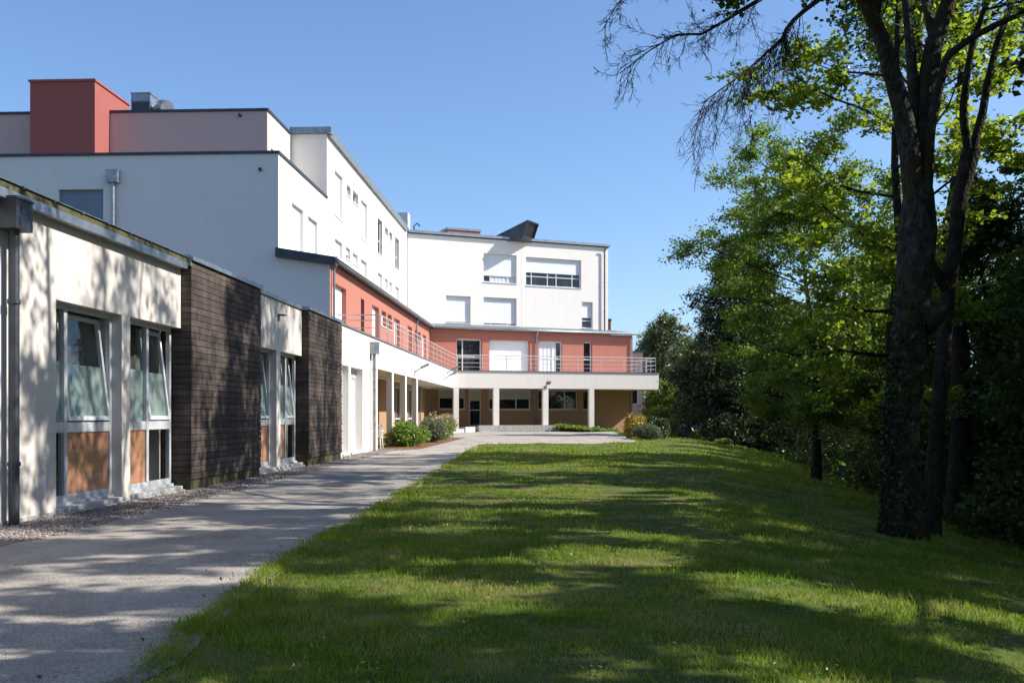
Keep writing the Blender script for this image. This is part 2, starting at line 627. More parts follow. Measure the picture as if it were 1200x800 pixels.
def strip(name, ya, yb, step, lf, rf, ncol, dz, mat):
    ys = np.arange(ya, yb, step)
    V = []
    for y in ys:
        l, r = float(lf(y)), float(rf(y))
        for k in range(ncol + 1):
            x = l + (r - l) * k / ncol
            V.append((x, y, tz(x, y) + dz))
    F = []
    w = ncol + 1
    for j in range(len(ys) - 1):
        for k in range(ncol):
            a = j * w + k
            F.append((a, a + 1, a + w + 1, a + w))
    me = bpy.data.meshes.new(name)
    me.from_pydata(V, [], F)
    me.shade_smooth()
    me.materials.append(mat)
    o = bpy.data.objects.new(name, me)
    C.objects.link(o)
    return tag(o, kind='structure')


strip('path', -8, 61.6, .11, path_left, path_right, 14, .004, M['path'])
strip('gravel_strip', -8, 35.6, .4, lambda y: -6.9, lambda y: path_left(y) + .12, 4, .007, M['bed'])
strip('planting_bed', 35.5, 47.6, .4, lambda y: -6.75, lambda y: path_left(y) + .15, 4, .009, M['mulch'])
strip('soil_edge', -8, 39.5, .11, lambda y: path_right(y) - .05 - .05 * math.sin(y * 7.3) * math.sin(y * 2.9), lambda y: path_right(y) + .12, 4, .007, M['soil'])
pk = strip('parking', 58, 96, 1.2, lambda y: 6.6, lambda y: 21.0, 14, .02, M['asphalt'])

# ------------------------------------------------------------------ building
B = thing('care_building', 'white rendered building with coral red floor, corner balcony on columns and timber clad low wing', 'building', (-10, 36, 0))
FW = Frame((-6.5, 0), 0)
FWH = Frame((-10.2, 0), 0)
FR = Frame((-8.3, 0), 0)
FE = Frame((-24.0, 35.78), 90)
FF = Frame((-10.2, 66.54), 64.8)
FRR = Frame((-8.3, 63.69), 64.8)
FB = Frame((-6.5, 61.0), 72)


def wall_mb(fr, s0, s1, z0, z1, ops=(), th=.3, mb=None):
    mb = mb or MB()
    ops = [(max(a, s0), min(b, s1), max(c, z0), min(d, z1)) for a, b, c, d in ops]
    S = sorted({s0, s1, *[v for o in ops for v in o[:2]]})
    Z = sorted({z0, z1, *[v for o in ops for v in o[2:]]})
    ns, nz = len(S) - 1, len(Z) - 1

    def solid(i, j):
        if i < 0 or j < 0 or i >= ns or j >= nz:
            return False
        a, b = (S[i] + S[i + 1]) / 2, (Z[j] + Z[j + 1]) / 2
        return not any(o[0] < a < o[1] and o[2] < b < o[3] for o in ops)
    for i in range(ns):
        for j in range(nz):
            if not solid(i, j):
                continue
            a, b, c, d = S[i], S[i + 1], Z[j], Z[j + 1]
            mb.poly([fr(a, 0, c), fr(b, 0, c), fr(b, 0, d), fr(a, 0, d)])
            mb.poly([fr(b, -th, c), fr(a, -th, c), fr(a, -th, d), fr(b, -th, d)])
            if not solid(i - 1, j): mb.poly([fr(a, -th, c), fr(a, 0, c), fr(a, 0, d), fr(a, -th, d)])
            if not solid(i + 1, j): mb.poly([fr(b, 0, c), fr(b, -th, c), fr(b, -th, d), fr(b, 0, d)])
            if not solid(i, j - 1): mb.poly([fr(a, 0, c), fr(a, -th, c), fr(b, -th, c), fr(b, 0, c)])
            if not solid(i, j + 1): mb.poly([fr(a, 0, d), fr(b, 0, d), fr(b, -th, d), fr(a, -th, d)])
    return mb


def weld(o):
    import bmesh
    bm = bmesh.new()
    bm.from_mesh(o.data)
    bmesh.ops.remove_doubles(bm, verts=bm.verts, dist=1e-4)
    bm.to_mesh(o.data)
    bm.free()
    return o


def wall(fr, s0, s1, z0, z1, mat, ops=(), th=.3, label=None):
    o = weld(wall_mb(fr, s0, s1, z0, z1, ops, th).build('wall', mat, B))
    if label: o['label'] = label
    return o


def frame_mb(fr, a, b, c, d, o0, o1, w=.06, vs=(), hs=(), mw=.06):
    mb = MB()
    mb.fbox(fr, a, a + w, o0, o1, c, d)
    mb.fbox(fr, b - w, b, o0, o1, c, d)
    mb.fbox(fr, a + w, b - w, o0, o1, c, c + w)
    mb.fbox(fr, a + w, b - w, o0, o1, d - w, d)
    e = .003
    cuts = sorted(vs)
    for v in cuts:
        mb.fbox(fr, v - mw / 2, v + mw / 2, o0 - e, o1 + e, c + w, d - w)
    for h in hs:
        xs = [a + w] + [t for v in cuts for t in (v - mw / 2, v + mw / 2)] + [b - w]
        for i in range(0, len(xs), 2):
            mb.fbox(fr, xs[i], xs[i + 1], o0, o1, h - mw / 2, h + mw / 2)
    return mb


def slats(fr, a, b, c, d, o, pitch=.06, depth=.012):
    mb = MB()
    n = max(1, int(round((d - c) / pitch)))
    h = (d - c) / n
    for i in range(n):
        z = c + i * h
        mb.poly([fr(a, o, z), fr(b, o, z), fr(b, o + depth, z + h * .35), fr(a, o + depth, z + h * .35)])
        mb.poly([fr(a, o + depth, z + h * .35), fr(b, o + depth, z + h * .35), fr(b, o, z + h), fr(a, o, z + h)])
    mb.fbox(fr, a, b, o - .02, o + depth + .006, c - .03, c)
    return mb


def window(fr, a, b, c, d, rec=.16, vs=(), hs=(), shut=None, sill=True, box=False, curtain=None, fmat='frame', w=.06, glass='dglass', slat_pitch=.06, smat='shutter'):
    """window in an opening: frame (part) with panes, shutter, sill below it"""
    o1, o0 = -rec, -rec - .07
    f = frame_mb(fr, a, b, c, d, o0, o1, w, vs, hs).build('window', M[fmat], B)
    p = MB()
    p.fbox(fr, a + w * .6, b - w * .6, o0 + .015, o0 + .03, c + w * .6, d - w * .6)
    p.build('pane', M[glass], f)
    if curtain:
        q = MB()
        ca, cb = curtain
        n = max(6, int((cb - ca) / .05))
        pr = [(ca + (cb - ca) * i / n, o0 - .02 + .009 * math.sin(i * 1.1)) for i in range(n + 1)]
        q = MB()
        for i in range(n):
            q.poly([fr(pr[i][0], pr[i][1] + .06, c + w), fr(pr[i + 1][0], pr[i + 1][1] + .06, c + w), fr(pr[i + 1][0], pr[i + 1][1] + .06, d - w), fr(pr[i][0], pr[i][1] + .06, d - w)])
        q.build('curtain', M['curtain_w'], f)
    if shut is not None:
        s = slats(fr, a + .012, b - .012, shut, d - .004, o1 + .02, slat_pitch)
        s.build('roller_shutter', M[smat], f)
    if sill:
        s = MB()
        s.fbox(fr, a - .03, b + .03, 0.003, .04, c - .045, c + .004)
        s.fbox(fr, a + .004, b - .004, -rec, .003, c - .02, c + .004)
        s.build('sill', M['sill' if fmat != 'frame' else 'frame'], f)
    return f


# ---- low wing (front of the path)
Z0 = -.25
wall(FW, 3.0, 16.84, Z0, 3.80, M['white_dimmed'], [(12.59, 14.53, .06, 2.79), (14.82, 16.84, .06, 2.79)], .34)
wall(FW, 20.88, 24.90, Z0, 3.95, M['white_dimmed'], [(20.88, 22.66, .08, 2.79), (22.98, 24.90, .08, 2.79)], .34)
wall(FW, 28.80, 35.44, Z0, 4.0, M['white'], [(29.62, 30.55, .12, 2.81), (30.85, 32.75, .12, 2.81)], .34)
MB().box(-20.5, -6.85, 3.0, 35.4, 3.60, 3.72).build('roof', M['roofgrey'], B)
for a, b in ((3.0, 16.84), (20.88, 24.9), (28.8, 35.44)):
    MB().fbox(FW, a, b, .002, .014, Z0, .055).build('plinth', M['sill'], B)
# interior behind the near windows
for (a, b) in ((12.2, 16.8), (20.9, 24.9)):
    mb = MB()
    mb.fbox(FW, a, b, -3.9, -3.8, 0, 3.0)
    mb.fbox(FW, a, b, -3.8, -.36, -.06, .02)
    mb.fbox(FW, a, b, -3.8, -.36, 3.0, 3.1)
    mb.fbox(FW, a - .1, a, -3.8, -.36, 0, 3.0)
    mb.fbox(FW, b - .05, b + .05, -3.8, -.36, 0, 3.0)
    mb.fbox(FW, (a + b) / 2 + .05, (a + b) / 2 + .15, -3.8, -.40, .02, 3.0)
    mb.build('room_wall', M['room'], B)


def timber_box(a, b, o, zb, zt, seed):
    rng = random.Random(seed)
    pl = MB()
    pl.fbox(FW, a + .03, b - .03, -.5, o - .03, zb - .22, zb)
    pl.build('plinth', M['moss'], B)
    mb = MB()
    z = zb
    h = .112
    n = int(round((zt - zb) / h))
    h = (zt - zb) / n
    for i in range(n):
        z0, z1 = z + i * h, z + (i + 1) * h - .010
        j = [a + .0]
        while True:
            q = j[-1] + rng.uniform(1.4, 2.9)
            if q > b - .6 or rng.random() < 2:
                break
            j.append(q)
        j.append(b)
        for k in range(len(j) - 1):
            t = o + rng.uniform(-.006, .004)
            mb.fbox(FW, j[k] + .003 + (.024 if k == 0 else 0), j[k + 1] - .003, o - .024, t, z0, z1)
        # return boards on the near side face
        mb.fbox(FW, a - .0, a + .022 + rng.uniform(0, .004), -.30, o - .004, z0, z1)
        mb.fbox(FW, b - .022, b - .004, -.30, o - .026, z0, z1)
    mb.fbox(FW, a + .026, b - .026, -.5, o - .03, zb, zt)
    m = mb.build('timber_cladding', M['timber'], B)
    cp = MB()
    cp.fbox(FW, a - .05, b + .03, -.45, o + .045, zt + .006, zt + .085)
    k = a + .25
    while k < b:
        cp.fbox(FW, k, k + .03, -.45, o + .05, zt + .087, zt + .100)
        k += .62
    cp.build('coping', M['zinc'], B)


timber_box(16.86, 20.86, .183, .19, 3.95, 3)
timber_box(24.92, 28.78, .183, .21, 3.95, 5)
# eave of the first stretch: mossy roof edge over a zinc fascia
mb = MB()
mb.fbox(FW, 3.0, 16.80, -.35, .12, 3.915, 4.0)
mb.build('roof_edge', M['moss'], B)
mb = MB()
mb.fbox(FW, 3.0, 16.80, -.30, .135, 3.80, 3.912)
mb.fbox(FW, 3.0, 16.80, .09, .145, 4.003, 4.012)
k = 3.4
while k < 16.7:
    mb.fbox(FW, k, k + .03, -.2, .15, 3.985, 4.018)
    k += .74
mb.fbox(FW, 16.803, 16.86, -.4, .19, 3.86, 4.05)
mb.build('gutter', M['zinc'], B)
mb = MB()
mb.fbox(FW, 20.89, 24.88, -.34, .045, 3.952, 4.03)
k = 21.2
while k < 24.8:
    mb.fbox(FW, k, k + .03, -.34, .052, 4.032, 4.042)
    k += .7
mb.build('coping', M['zinc'], B)


def low_window(a, b, c, d, mull, orange_left, tilt_right, seed):
    o1, o0 = -.15, -.22
    fr = FW
    w = .07
    tz0, tz1 = 1.06, 1.20
    fz = c + .16
    mb = MB()
    mb.fbox(fr, a, a + w, o0, o1, c, d)
    mb.fbox(fr, b - w, b, o0, o1, c, d)
    mb.fbox(fr, a + w, b - w, o0, o1, d - w, d)
    mb.fbox(fr, a + w, b - w, o0, o1, c, fz)
    mb.fbox(fr, a + .01, b - .01, o1, o1 + .05, c, c + .07)
    mb.fbox(fr, mull - .045, mull + .045, o0 - .003, o1 + .012, fz, d - w)
    mb.fbox(fr, a + w, mull - .045, o0, o1 + .006, tz0, tz1)
    mb.fbox(fr, mull + .045, b - w, o0, o1 + .006, tz0, tz1)
    f = mb.build('window', M['frame_grey'], B, bevel=.006)
    tilt = (mull + .045, b - w)
    fixed = (a + w, mull - .045)
    p = MB()
    p.fbox(fr, fixed[0], fixed[1], -.20, -.185, tz1, d - w)
    lowdark = tilt if orange_left else fixed
    loworange = fixed if orange_left else tilt
    p.fbox(fr, lowdark[0], lowdark[1], -.20, -.185, fz, tz0)
    p.build('pane', M['glass'], f)
    q = MB()
    q.fbox(fr, loworange[0] + .01, loworange[1] - .01, -.195, -.165, fz, tz0)
    q.build('infill_panel', M['orange'], f)
    g = MB()
    g.fbox(fr, loworange[0] + .01, loworange[1] - .01, -.163, -.160, fz, tz0)
    g.build('pane', M['glass'], f)
    # film behind the fixed pane
    q = MB()
    q.fbox(fr, fixed[0], fixed[1], -.215, -.205, tz1, 2.02)
    q.build('frosted_film', M['film'], f)
    # tilted sash, hinged at its bottom rail
    s0, s1 = tilt[0] + .012, tilt[1] - .012
    hgt = d - w - tz1 - .03
    ang = R(7.0)

    def tp(s, n, v):
        return fr(s, -.185 - math.sin(ang) * v + n * math.cos(ang), tz1 + .015 + math.cos(ang) * v + n * math.sin(ang))

    def tbox(mb, sa, sb, na, nb, va, vb):
        mb.hexa([tp(sa, nb, va), tp(sb, nb, va), tp(sb, na, va), tp(sa, na, va), tp(sa, nb, vb), tp(sb, nb, vb), tp(sb, na, vb), tp(sa, na, vb)])
    sm = MB()
    sw = .062
    tbox(sm, s0, s0 + sw, 0, .06, 0, hgt)
    tbox(sm, s1 - sw, s1, 0, .06, 0, hgt)
    tbox(sm, s0 + sw, s1 - sw, 0, .06, 0, sw)
    tbox(sm, s0 + sw, s1 - sw, 0, .06, hgt - sw, hgt)
    sm.build('sash', M['frame'], f, bevel=.005)
    p = MB()
    tbox(p, s0 + sw, s1 - sw, .02, .034, sw, hgt - sw)
    p.build('pane', M['glass'], f)
    p = MB()
    tbox(p, s0 + sw, s1 - sw, .008, .014, sw, hgt * .53)
    p.build('frosted_film', M['film'], f)
    # curtain in the room
    q = MB()
    n = int((b - a) / .035)
    rng = random.Random(seed)
    pr = [(a + (b - a) * i / n, -.62 + .035 * math.sin(i * .9) + rng.uniform(-.012, .012)) for i in range(n + 1)]
    for i in range(n):
        q.poly([fr(pr[i][0], pr[i][1], .05), fr(pr[i + 1][0], pr[i + 1][1], .05), fr(pr[i + 1][0], pr[i + 1][1], 2.85), fr(pr[i][0], pr[i][1], 2.85)])
    q.build('curtain', M['curtain'], f)
    s = MB()
    s.fbox(fr, a - .02, b + .0, -.15, .055, c - .03, c + .028)
    s.fbox(fr, a - .04, b + .0, .0035, .10, c - .13, c - .033)
    s.build('sill', M['sill'], f, bevel=.006)


low_window(12.59, 14.53, .06, 2.79, 13.12, False, True, 1)
low_window(14.82, 16.80, .06, 2.79, 15.80, True, True, 2)
low_window(20.90, 22.66, .08, 2.79, 21.45, False, True, 3)
low_window(22.98, 24.86, .08, 2.79, 23.95, True, True, 4)
for a, b in ((29.62, 30.55), (30.85, 32.75)):
    f = frame_mb(FW, a, b, .12, 2.81, -.3, -.24, .07).build('door', M['frame'], B)
    slats(FW, a + .07, b - .07, .19, 2.50, -.275, .055).build('roller_shutter', M['shutter'], f)
    MB().fbox(FW, a + .07, b - .07, -.29, -.235, 2.50, 2.74).build('shutter_box', M['frame_grey'], f)
    MB().fbox(FW, a - .03, b + .03, -.24, .05, .05, .118).build('sill', M['sill'], f)


def hopper_pipe(fr, s, o, ztop, hz, w, zbot, mat='zinc', r=.055, wall_clear=0):
    mb = MB()
    pts = [fr(s, o, ztop - hz), fr(s, o, zbot)]
    mb.tube(pts, r, 12)
    z = zbot + .9
    while z < ztop - hz - .2:
        mb.tube([fr(s, o, z), fr(s, o, z + .05)], r * 1.22, 12)
        z += 1.9
    pm = mb.build('downpipe', M[mat], B, smooth=False)
    h = MB()
    h.fbox(fr, s - w / 2, s + w / 2, o - w * .36, o + w * .36, ztop - hz, ztop)
    h.fbox(fr, s - w / 2 - .012, s + w / 2 + .012, o - w * .36 + .001, o + w * .36 + .012, ztop + .002, ztop + .03)
    h.fbox(fr, s - w * .2, s + w * .12, o + w * .36 + .002, o + w * .36 + .006, ztop - hz * .45, ztop - hz * .2)
    h.build('hopper', M[mat], pm)
    return pm


hopper_pipe(FW, 11.38, .12, 3.80, .34, .36, -.2, 'zincdark', .062)
hopper_pipe(FW, 34.15, .12, 3.78, .38, .42, .05, 'zinc', .06)
MB().tube([FW(34.55, .07, 3.5), FW(34.55, .07, .05)], .035, 8).build('downpipe', M['zinc'], B)

# small wall lamp on the second white stretch
mb = MB()
mb.fbox(FW, 22.75, 22.93, .003, .16, 3.60, 3.63)
mb.fbox(FW, 22.76, 22.78, .003, .02, 3.47, 3.60)
mb.build('wall_lamp', M['black'], B)

# ---- gallery and balcony
Sg = 35.44
fas = MB()
fas.fbox(FW, Sg, 61.0, -.22, 0, 2.96, 4.0)
p0 = FW(61.0, 0, 0)
fas.hexa([FW(61.001, -.22, 2.96), FB(0, 0, 2.96), FB(13.66, 0, 2.96), FB(13.66, -.22, 2.96), FW(61.001, -.22, 4.0), FB(0, 0, 4.0), FB(13.66, 0, 4.0), FB(13.66, -.22, 4.0)])
e0 = FB(13.66, -.222, 0)
fas.build('balcony_fascia', M['white'], B)
sl = MB()
sl.fbox(FW, Sg, 61.0, -1.78, -.222, 3.0, 3.86)
qd = FRR(14.80, .02, 0)
qa = FRR(0.05, .02, 0)
sl.prism([FW(61.004, -.224, 0)[:2], FB(13.66, -.224, 0)[:2], (FB(13.66, 0, 0)[0] + .4, qd[1] + .3), qd[:2], qa[:2], FW(61.004, -1.78, 0)[:2]], 3.0, 3.86)
sl.build('balcony_slab', M['white'], B)
# gallery soffit edge coping on top of the fascia
cp = MB()
cp.fbox(FW, 28.82, Sg + .1, -.36, .05, 4.003, 4.05)
cp.fbox(FW, Sg + .1, 61.0, -.25, .05, 4.003, 4.05)
cp.fbox(FB, .02, 13.70, -.25, .05, 4.0045, 4.052)
cp.build('coping', M['zinc'], B)
# columns
for s0, s1 in ((38.58, 38.95), (41.93, 42.30), (45.30, 45.68)):
    MB().fbox(FW, s0, s1, -.225, -.004, tz(-6.6, s0) - .1, 2.957).build('column', M['white'], B)
for s0, s1, zb in ((0.03, .36, .05), (2.57, 2.93, .3), (5.79, 6.14, .3), (8.88, 9.21, .05)):
    MB().fbox(FB, s0, s1, -.30, -.004, zb, 2.957).build('column', M['white'], B)
# railing
rl = MB()
rz = (5.0, 4.80, 4.52, 4.27)
c_off = -.12
ra, rb = FW(36.6, -1.72, 0), FW(36.6, c_off, 0)
cor = FB(0.12, c_off, 0)
en = FB(13.5, c_off, 0)
eb = FB(13.5, -4.2, 0)
for z, r_ in zip(rz, (.024, .017, .014, .010)):
    rl.tube([(ra[0], ra[1], z), (rb[0], rb[1], z), (cor[0], cor[1], z), (en[0], en[1], z), (eb[0], eb[1], z)], r_, 6)
s = 36.6
while s < 60.9:
    rl.fbox(FW, s - .02, s + .02, c_off - .02, c_off + .02, 4.05, 4.985)
    s += 1.74
s = .3
while s < 13.5:
    rl.fbox(FB, s - .02, s + .02, c_off - .02, c_off + .02, 4.052, 4.985)
    s += 1.57
for k in range(6):
    t = k / 5
    p = (en[0] + (eb[0] - en[0]) * t, en[1] + (eb[1] - en[1]) * t)
    rl.box(p[0] - .02, p[0] + .02, p[1] - .02, p[1] + .02, 3.87, 4.985)
rl.build('railing', M['rail'], B)

# gallery back walls
ops_wg = [(50.2, 52.4, .35, 2.75), (54.6, 56.6, .35, 2.75)]
wall(FR, 35.30, 63.55, Z0, 2.995, M['brown'], ops_wg, .3, 'brown rendered wall under the balcony')
for a, b, c, d in ops_wg:
    window(FR, a, b, c, d, .1, vs=((a + b) / 2,), hs=(1.1,))
MB().fbox(FW, 35.44, 35.60, -1.78, -.35, Z0, 2.99).build('wall', M['brown'], B)
mbp = MB().tube([FR(58.6, .1, 2.99), FR(58.6, .1, .2)], .05, 8)
mbp.build('downpipe', M['zinc'], B)
ops_b = [(.62, 2.42, 1.66, 2.96), (2.71, 3.56, .55, 2.96), (4.09, 7.07, 1.65, 2.96), (7.62, 10.57, 1.67, 2.96), (11.0, 11.9, 1.66, 2.96)]
wall(FRR, 0.0, 14.84, -.3, 2.995, M['brown'], ops_b, .3, 'brown rendered wall under the balcony')


def blind(f, fr, a, b, z0, z1, o):
    m = MB()
    m.fbox(fr, a, b, o, o + .012, z0, z1)
    m.build('blind', M['blind'], f)


f = window(FRR, .62, 2.42, 1.66, 2.96, .08, vs=(1.6,), w=.07)
blind(f, FRR, .70, 2.35, 2.38, 2.89, -.118)
f = window(FRR, 2.71, 3.56, .55, 2.96, .08, hs=(1.62,), w=.08, sill=False)
blind(f, FRR, 2.80, 3.47, 2.22, 2.88, -.118)
f = window(FRR, 4.09, 7.07, 1.65, 2.96, .08, vs=(6.05,), w=.07)
blind(f, FRR, 4.17, 6.0, 2.32, 2.89, -.118)
blind(f, FRR, 6.10, 6.99, 2.34, 2.89, -.118)
f = window(FRR, 7.62, 10.57, 1.67, 2.96, .08, vs=(8.35, 9.62), w=.06)
f = window(FRR, 11.0, 11.9, 1.66, 2.96, .08)
mb = MB().tube([FRR(7.34, .1, 2.99), FRR(7.34, .1, 1.1), FRR(7.6, .1, .85), FRR(7.62, .1, .3)], .05, 8)
mb.build('downpipe', M['zinc'], B)
mb = MB().tube([FRR(14.75, .1, 6.75), FRR(14.75, .1, .0)], .055, 8)
mb.build('downpipe', M['zinc'], B)
# terrace floor in the far gallery and the concrete retaining wall in front
tf = MB()
tf.prism([FB(1.5, -.05, 0)[:2], FB(9.6, -.05, 0)[:2], FRR(11.5, .0, 0)[:2], FRR(0.1, .0, 0)[:2], (-7.6, 62.0)], -.1, .52)
tf.build('terrace', M['concrete'], B)
tag(MB().prism([FB(1.55, .30, 0)[:2], FB(6.83, .30, 0)[:2], FB(6.83, .02, 0)[:2], FB(1.55, .02, 0)[:2]], 0, .66).build('retaining_wall', M['concrete']),
    'low pale concrete retaining wall along the terrace between the columns', 'wall')
st = MB()
for k, (x0, y0, x1, y1) in enumerate([(-6.45, 56.4, -6.2, 57.8), (-6.2, 57.95, -5.85, 59.2), (-5.8, 59.35, -5.35, 61.0)]):
    d = Vector((x1 - x0, y1 - y0)).normalized()
    n = Vector((d.y, -d.x)) * .22
    st.prism([(x0, y0), (x0 + n.x, y0 + n.y), (x1 + n.x, y1 + n.y), (x1, y1)], 0.0, .36 + .11 * k)
tag(st.build('kerb_wall', M['concrete']), 'stepped pale concrete kerb blocks beside the corner column', 'kerb')

# ---- coral floor
ops_r = [(36.2, 38.53, 3.95, 6.2), (41.42, 42.15, 3.95, 6.2), (43.93, 45.62, 3.95, 6.22), (46.33, 47.54, 5.48, 6.22), (47.99, 49.14, 5.48, 6.22),
         (49.86, 51.63, 3.95, 6.22), (54.38, 55.99, 3.95, 6.22), (57.24, 58.16, 5.66, 6.22), (58.42, 59.44, 5.66, 6.22), (60.35, 61.96, 3.95, 6.22)]
wall(FR, 35.785, 63.55, 3.87, 6.86, M['coral'], ops_r, .3, 'coral red rendered upper wall')
for i, (a, b, c, d) in enumerate(ops_r):
    if i == 1:
        window(FR, a, b, c, d, .2, sill=False)
    else:
        window(FR, a, b, c, d, .2, shut=(c + .06 if i not in (7, 8) else (c + d) / 2), sill=c > 5, vs=((a + b) / 2,) if b - a > 1.4 else ())
ops_rr = [(1.83, 3.61, 3.95, 6.27), (4.12, 7.04, 3.95, 6.27), (7.68, 9.42, 3.95, 6.27), (11.05, 11.71, 3.95, 6.30)]
wall(FRR, 0.0, 14.84, 3.87, 6.86, M['coral'], ops_rr, .3, 'coral red rendered upper wall')
window(FRR, *ops_rr[0], .2, vs=(2.3,), hs=(5.12,), sill=False, w=.09)
window(FRR, *ops_rr[1], .28, shut=4.0, sill=False, slat_pitch=.12)
window(FRR, *ops_rr[2], .12, vs=(8.72,), hs=(5.12,), sill=False, w=.09, curtain=(7.78, 9.0))
window(FRR, *ops_rr[3], .2, hs=(5.12,), sill=False, w=.07)
MB().fbox(FRR, 14.54, 14.84, -8, -.304, -.3, 6.855).build('wall', M['coral'], B)
# white end wall below the verge and coral side
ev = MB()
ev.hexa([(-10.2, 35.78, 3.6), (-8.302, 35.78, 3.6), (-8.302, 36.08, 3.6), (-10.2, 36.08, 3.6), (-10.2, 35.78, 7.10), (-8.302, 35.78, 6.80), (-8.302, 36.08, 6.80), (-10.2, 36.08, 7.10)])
ev.build('wall', M['white_shaded'], B)
# lean-to roofs, verge, gutters
lr = MB()


def slab4(mb, a, b, c, d, t):
    mb.hexa([(a[0], a[1], a[2] - t), (b[0], b[1], b[2] - t), (c[0], c[1], c[2] - t), (d[0], d[1], d[2] - t), a, b, c, d])


qe = (-8.05, 63.30)
slab4(lr, (-8.05, 35.62, 6.99), (qe[0], qe[1], 6.99), (-10.198, 66.53, 7.34), (-10.198, 35.62, 7.34), .1)
fe = FRR(15.05, .28, 0)
fe2 = FRR(15.05, -3.6, 0)
slab4(lr, (qe[0] + .004, qe[1], 6.99), (fe[0], fe[1], 6.99), (fe2[0], fe2[1], 7.52), (-10.19, 66.54, 7.52), .1)
lr.build('roof', M['slate'], B)
vg = MB()
vg.hexa([(-10.25, 35.55, 7.02), (-8.05, 35.55, 6.70), (-8.05, 35.775, 6.70), (-10.25, 35.775, 7.02), (-10.25, 35.55, 7.36), (-8.05, 35.55, 7.0), (-8.05, 35.775, 7.0), (-10.25, 35.775, 7.36)])
vg.build('verge', M['zincdark'], B)
gt = MB()
gt.tube([(-8.0, 35.55, 6.93), (-8.0, 63.25, 6.93)], .075, 8)
ga, gb = FRR(.12, .33, 6.93), FRR(15.1, .33, 6.93)
gt.tube([ga, gb], .075, 8)
gt.build('gutter', M['zinc'], B, smooth=True)
MB().tube([FR(36.0, .25, 6.86), FR(36.0, .10, 6.6), FR(36.0, .10, 4.0)], .045, 8).build('downpipe', M['zinc'], B)
MB().tube([FR(57.2, .25, 6.86), FR(57.2, .10, 6.6), FR(57.2, .10, 4.0)], .045, 8).build('downpipe', M['zinc'], B)
MB().tube([FRR(7.5, .28, 6.86), FRR(7.5, .10, 6.6), FRR(7.5, .10, 4.0)], .045, 8).build('downpipe', M['zinc'], B)

# ---- white block: end wall facing the camera, facade along the wing
wall(FE, 0, 13.8, 3.6, 10.80, M['white_shaded'], [(5.62, 7.30, 8.0, 9.58)], .3)
window(FE, 5.62, 7.30, 8.0, 9.58, .16, shut=8.06, fmat='frame_grey', smat='blind_grey')
hopper_pipe(FE, 7.72, .12, 10.2, .42, .42, 3.9, 'zinc', .06)
ops_m = [(37.65, 39.37, 7.5, 9.45), (40.08, 41.71, 7.5, 9.43)]
wall(FWH, 36.085, 43.4, 6.6, 10.80, M['white'], ops_m, .3)
for o_ in ops_m:
    window(FWH, *o_, .16, shut=o_[2] + .05)
ops_u = [(44.95, 46.62, 10.42, 12.5), (47.43, 48.41, 11.92, 12.42), (48.90, 50.20, 11.88, 12.46), (50.94, 52.68, 10.45, 12.47), (55.63, 57.15, 10.43, 12.44),
         (58.0, 59.12, 11.9, 12.38), (59.47, 60.57, 11.88, 12.40), (61.65, 63.18, 10.45, 12.44),
         (44.95, 46.55, 7.55, 9.38), (47.30, 48.35, 8.82, 9.40), (48.85, 50.16, 8.80, 9.38), (50.94, 52.55, 7.55, 9.38), (55.63, 57.15, 7.55, 9.38),
         (58.0, 59.05, 8.80, 9.36), (59.47, 60.57, 8.75, 9.36), (61.65, 63.18, 7.55, 9.38)]
wall(FWH, 43.4, 66.35, 6.6, 13.66, M['white'], ops_u, .3)
closed = {0, 3, 8, 10, 11, 12, 14, 15}
for i, o_ in enumerate(ops_u):
    a, b, c, d = o_
    sh = c + .05 if i in closed else None
    if i == 9: sh = (c + d) / 2
    if i == 13: sh = (c + d) / 2 - .1
    window(FWH, a, b, c, d, .16, vs=((a + b) / 2,) if b - a > 1.4 else (), hs=(c + .85,) if d - c > 1.5 else (), shut=sh)
cp = MB()
cp.box(-24.05, -10.14, 35.72, 35.99, 10.803, 10.90)
cp.box(-10.36, -10.14, 35.992, 43.36, 10.803, 10.90)
cp.build('coping', M['zincdark'], B)
MB().box(-24, -10.5, 36.1, 43.4, 10.2, 10.35).build('roof', M['roofgrey'], B)
# upper block end and roof
MB().fbox(Frame((-11.8, 43.4), 90), 0, 1.295, -.3, 0, 10.1, 13.66).build('wall', M['white'], B)
cp = MB()
cp.box(-11.82, -9.98, 43.22, 43.5, 13.67, 13.93)
cp.hexa([(-10.5, 43.503, 13.62), (-10.0, 43.503, 13.62), (-10.0, 66.1, 13.55), (-10.5, 66.1, 13.55), (-10.5, 43.503, 13.90), (-10.0, 43.503, 13.90), (-10.0, 66.1, 13.80), (-10.5, 66.1, 13.80)])
cp.build('eave', M['zinc'], B)
# far wing
ops_f = [(2.76, 4.55, 7.6, 9.46), (5.51, 7.99, 7.55, 9.47), (13.11, 13.99, 7.58, 9.47), (5.51, 7.99, 10.52, 12.5), (8.71, 13.06, 10.43, 12.45)]
wall(FF, 0.02, 15.23, 6.6, 13.60, M['white'], ops_f, .3)
window(FF, *ops_f[0], .19, vs=(3.4,), shut=7.72)
window(FF, *ops_f[1], .19, vs=(6.1, 7.4), shut=7.72)
window(FF, *ops_f[2], .19, hs=(8.12,), shut=8.36)
window(FF, *ops_f[3], .19, vs=(6.05, 7.35), shut=11.02, curtain=(6.1, 7.9), w=.08)
window(FF, *ops_f[4], .19, vs=(9.2, 10.45, 11.14, 12.4), hs=(11.12,), shut=11.42, w=.08)
MB().fbox(FF, 14.93, 15.228, -10, -.304, 6.6, 13.59).build('wall', M['white'], B)
MB().fbox(FF, 0.3, 14.9, -10, -.32, 13.3, 13.45).build('roof', M['roofgrey'], B)
ec = MB()
ec.fbox(FF, .1, 15.35, -10.1, .16, 13.665, 13.74)
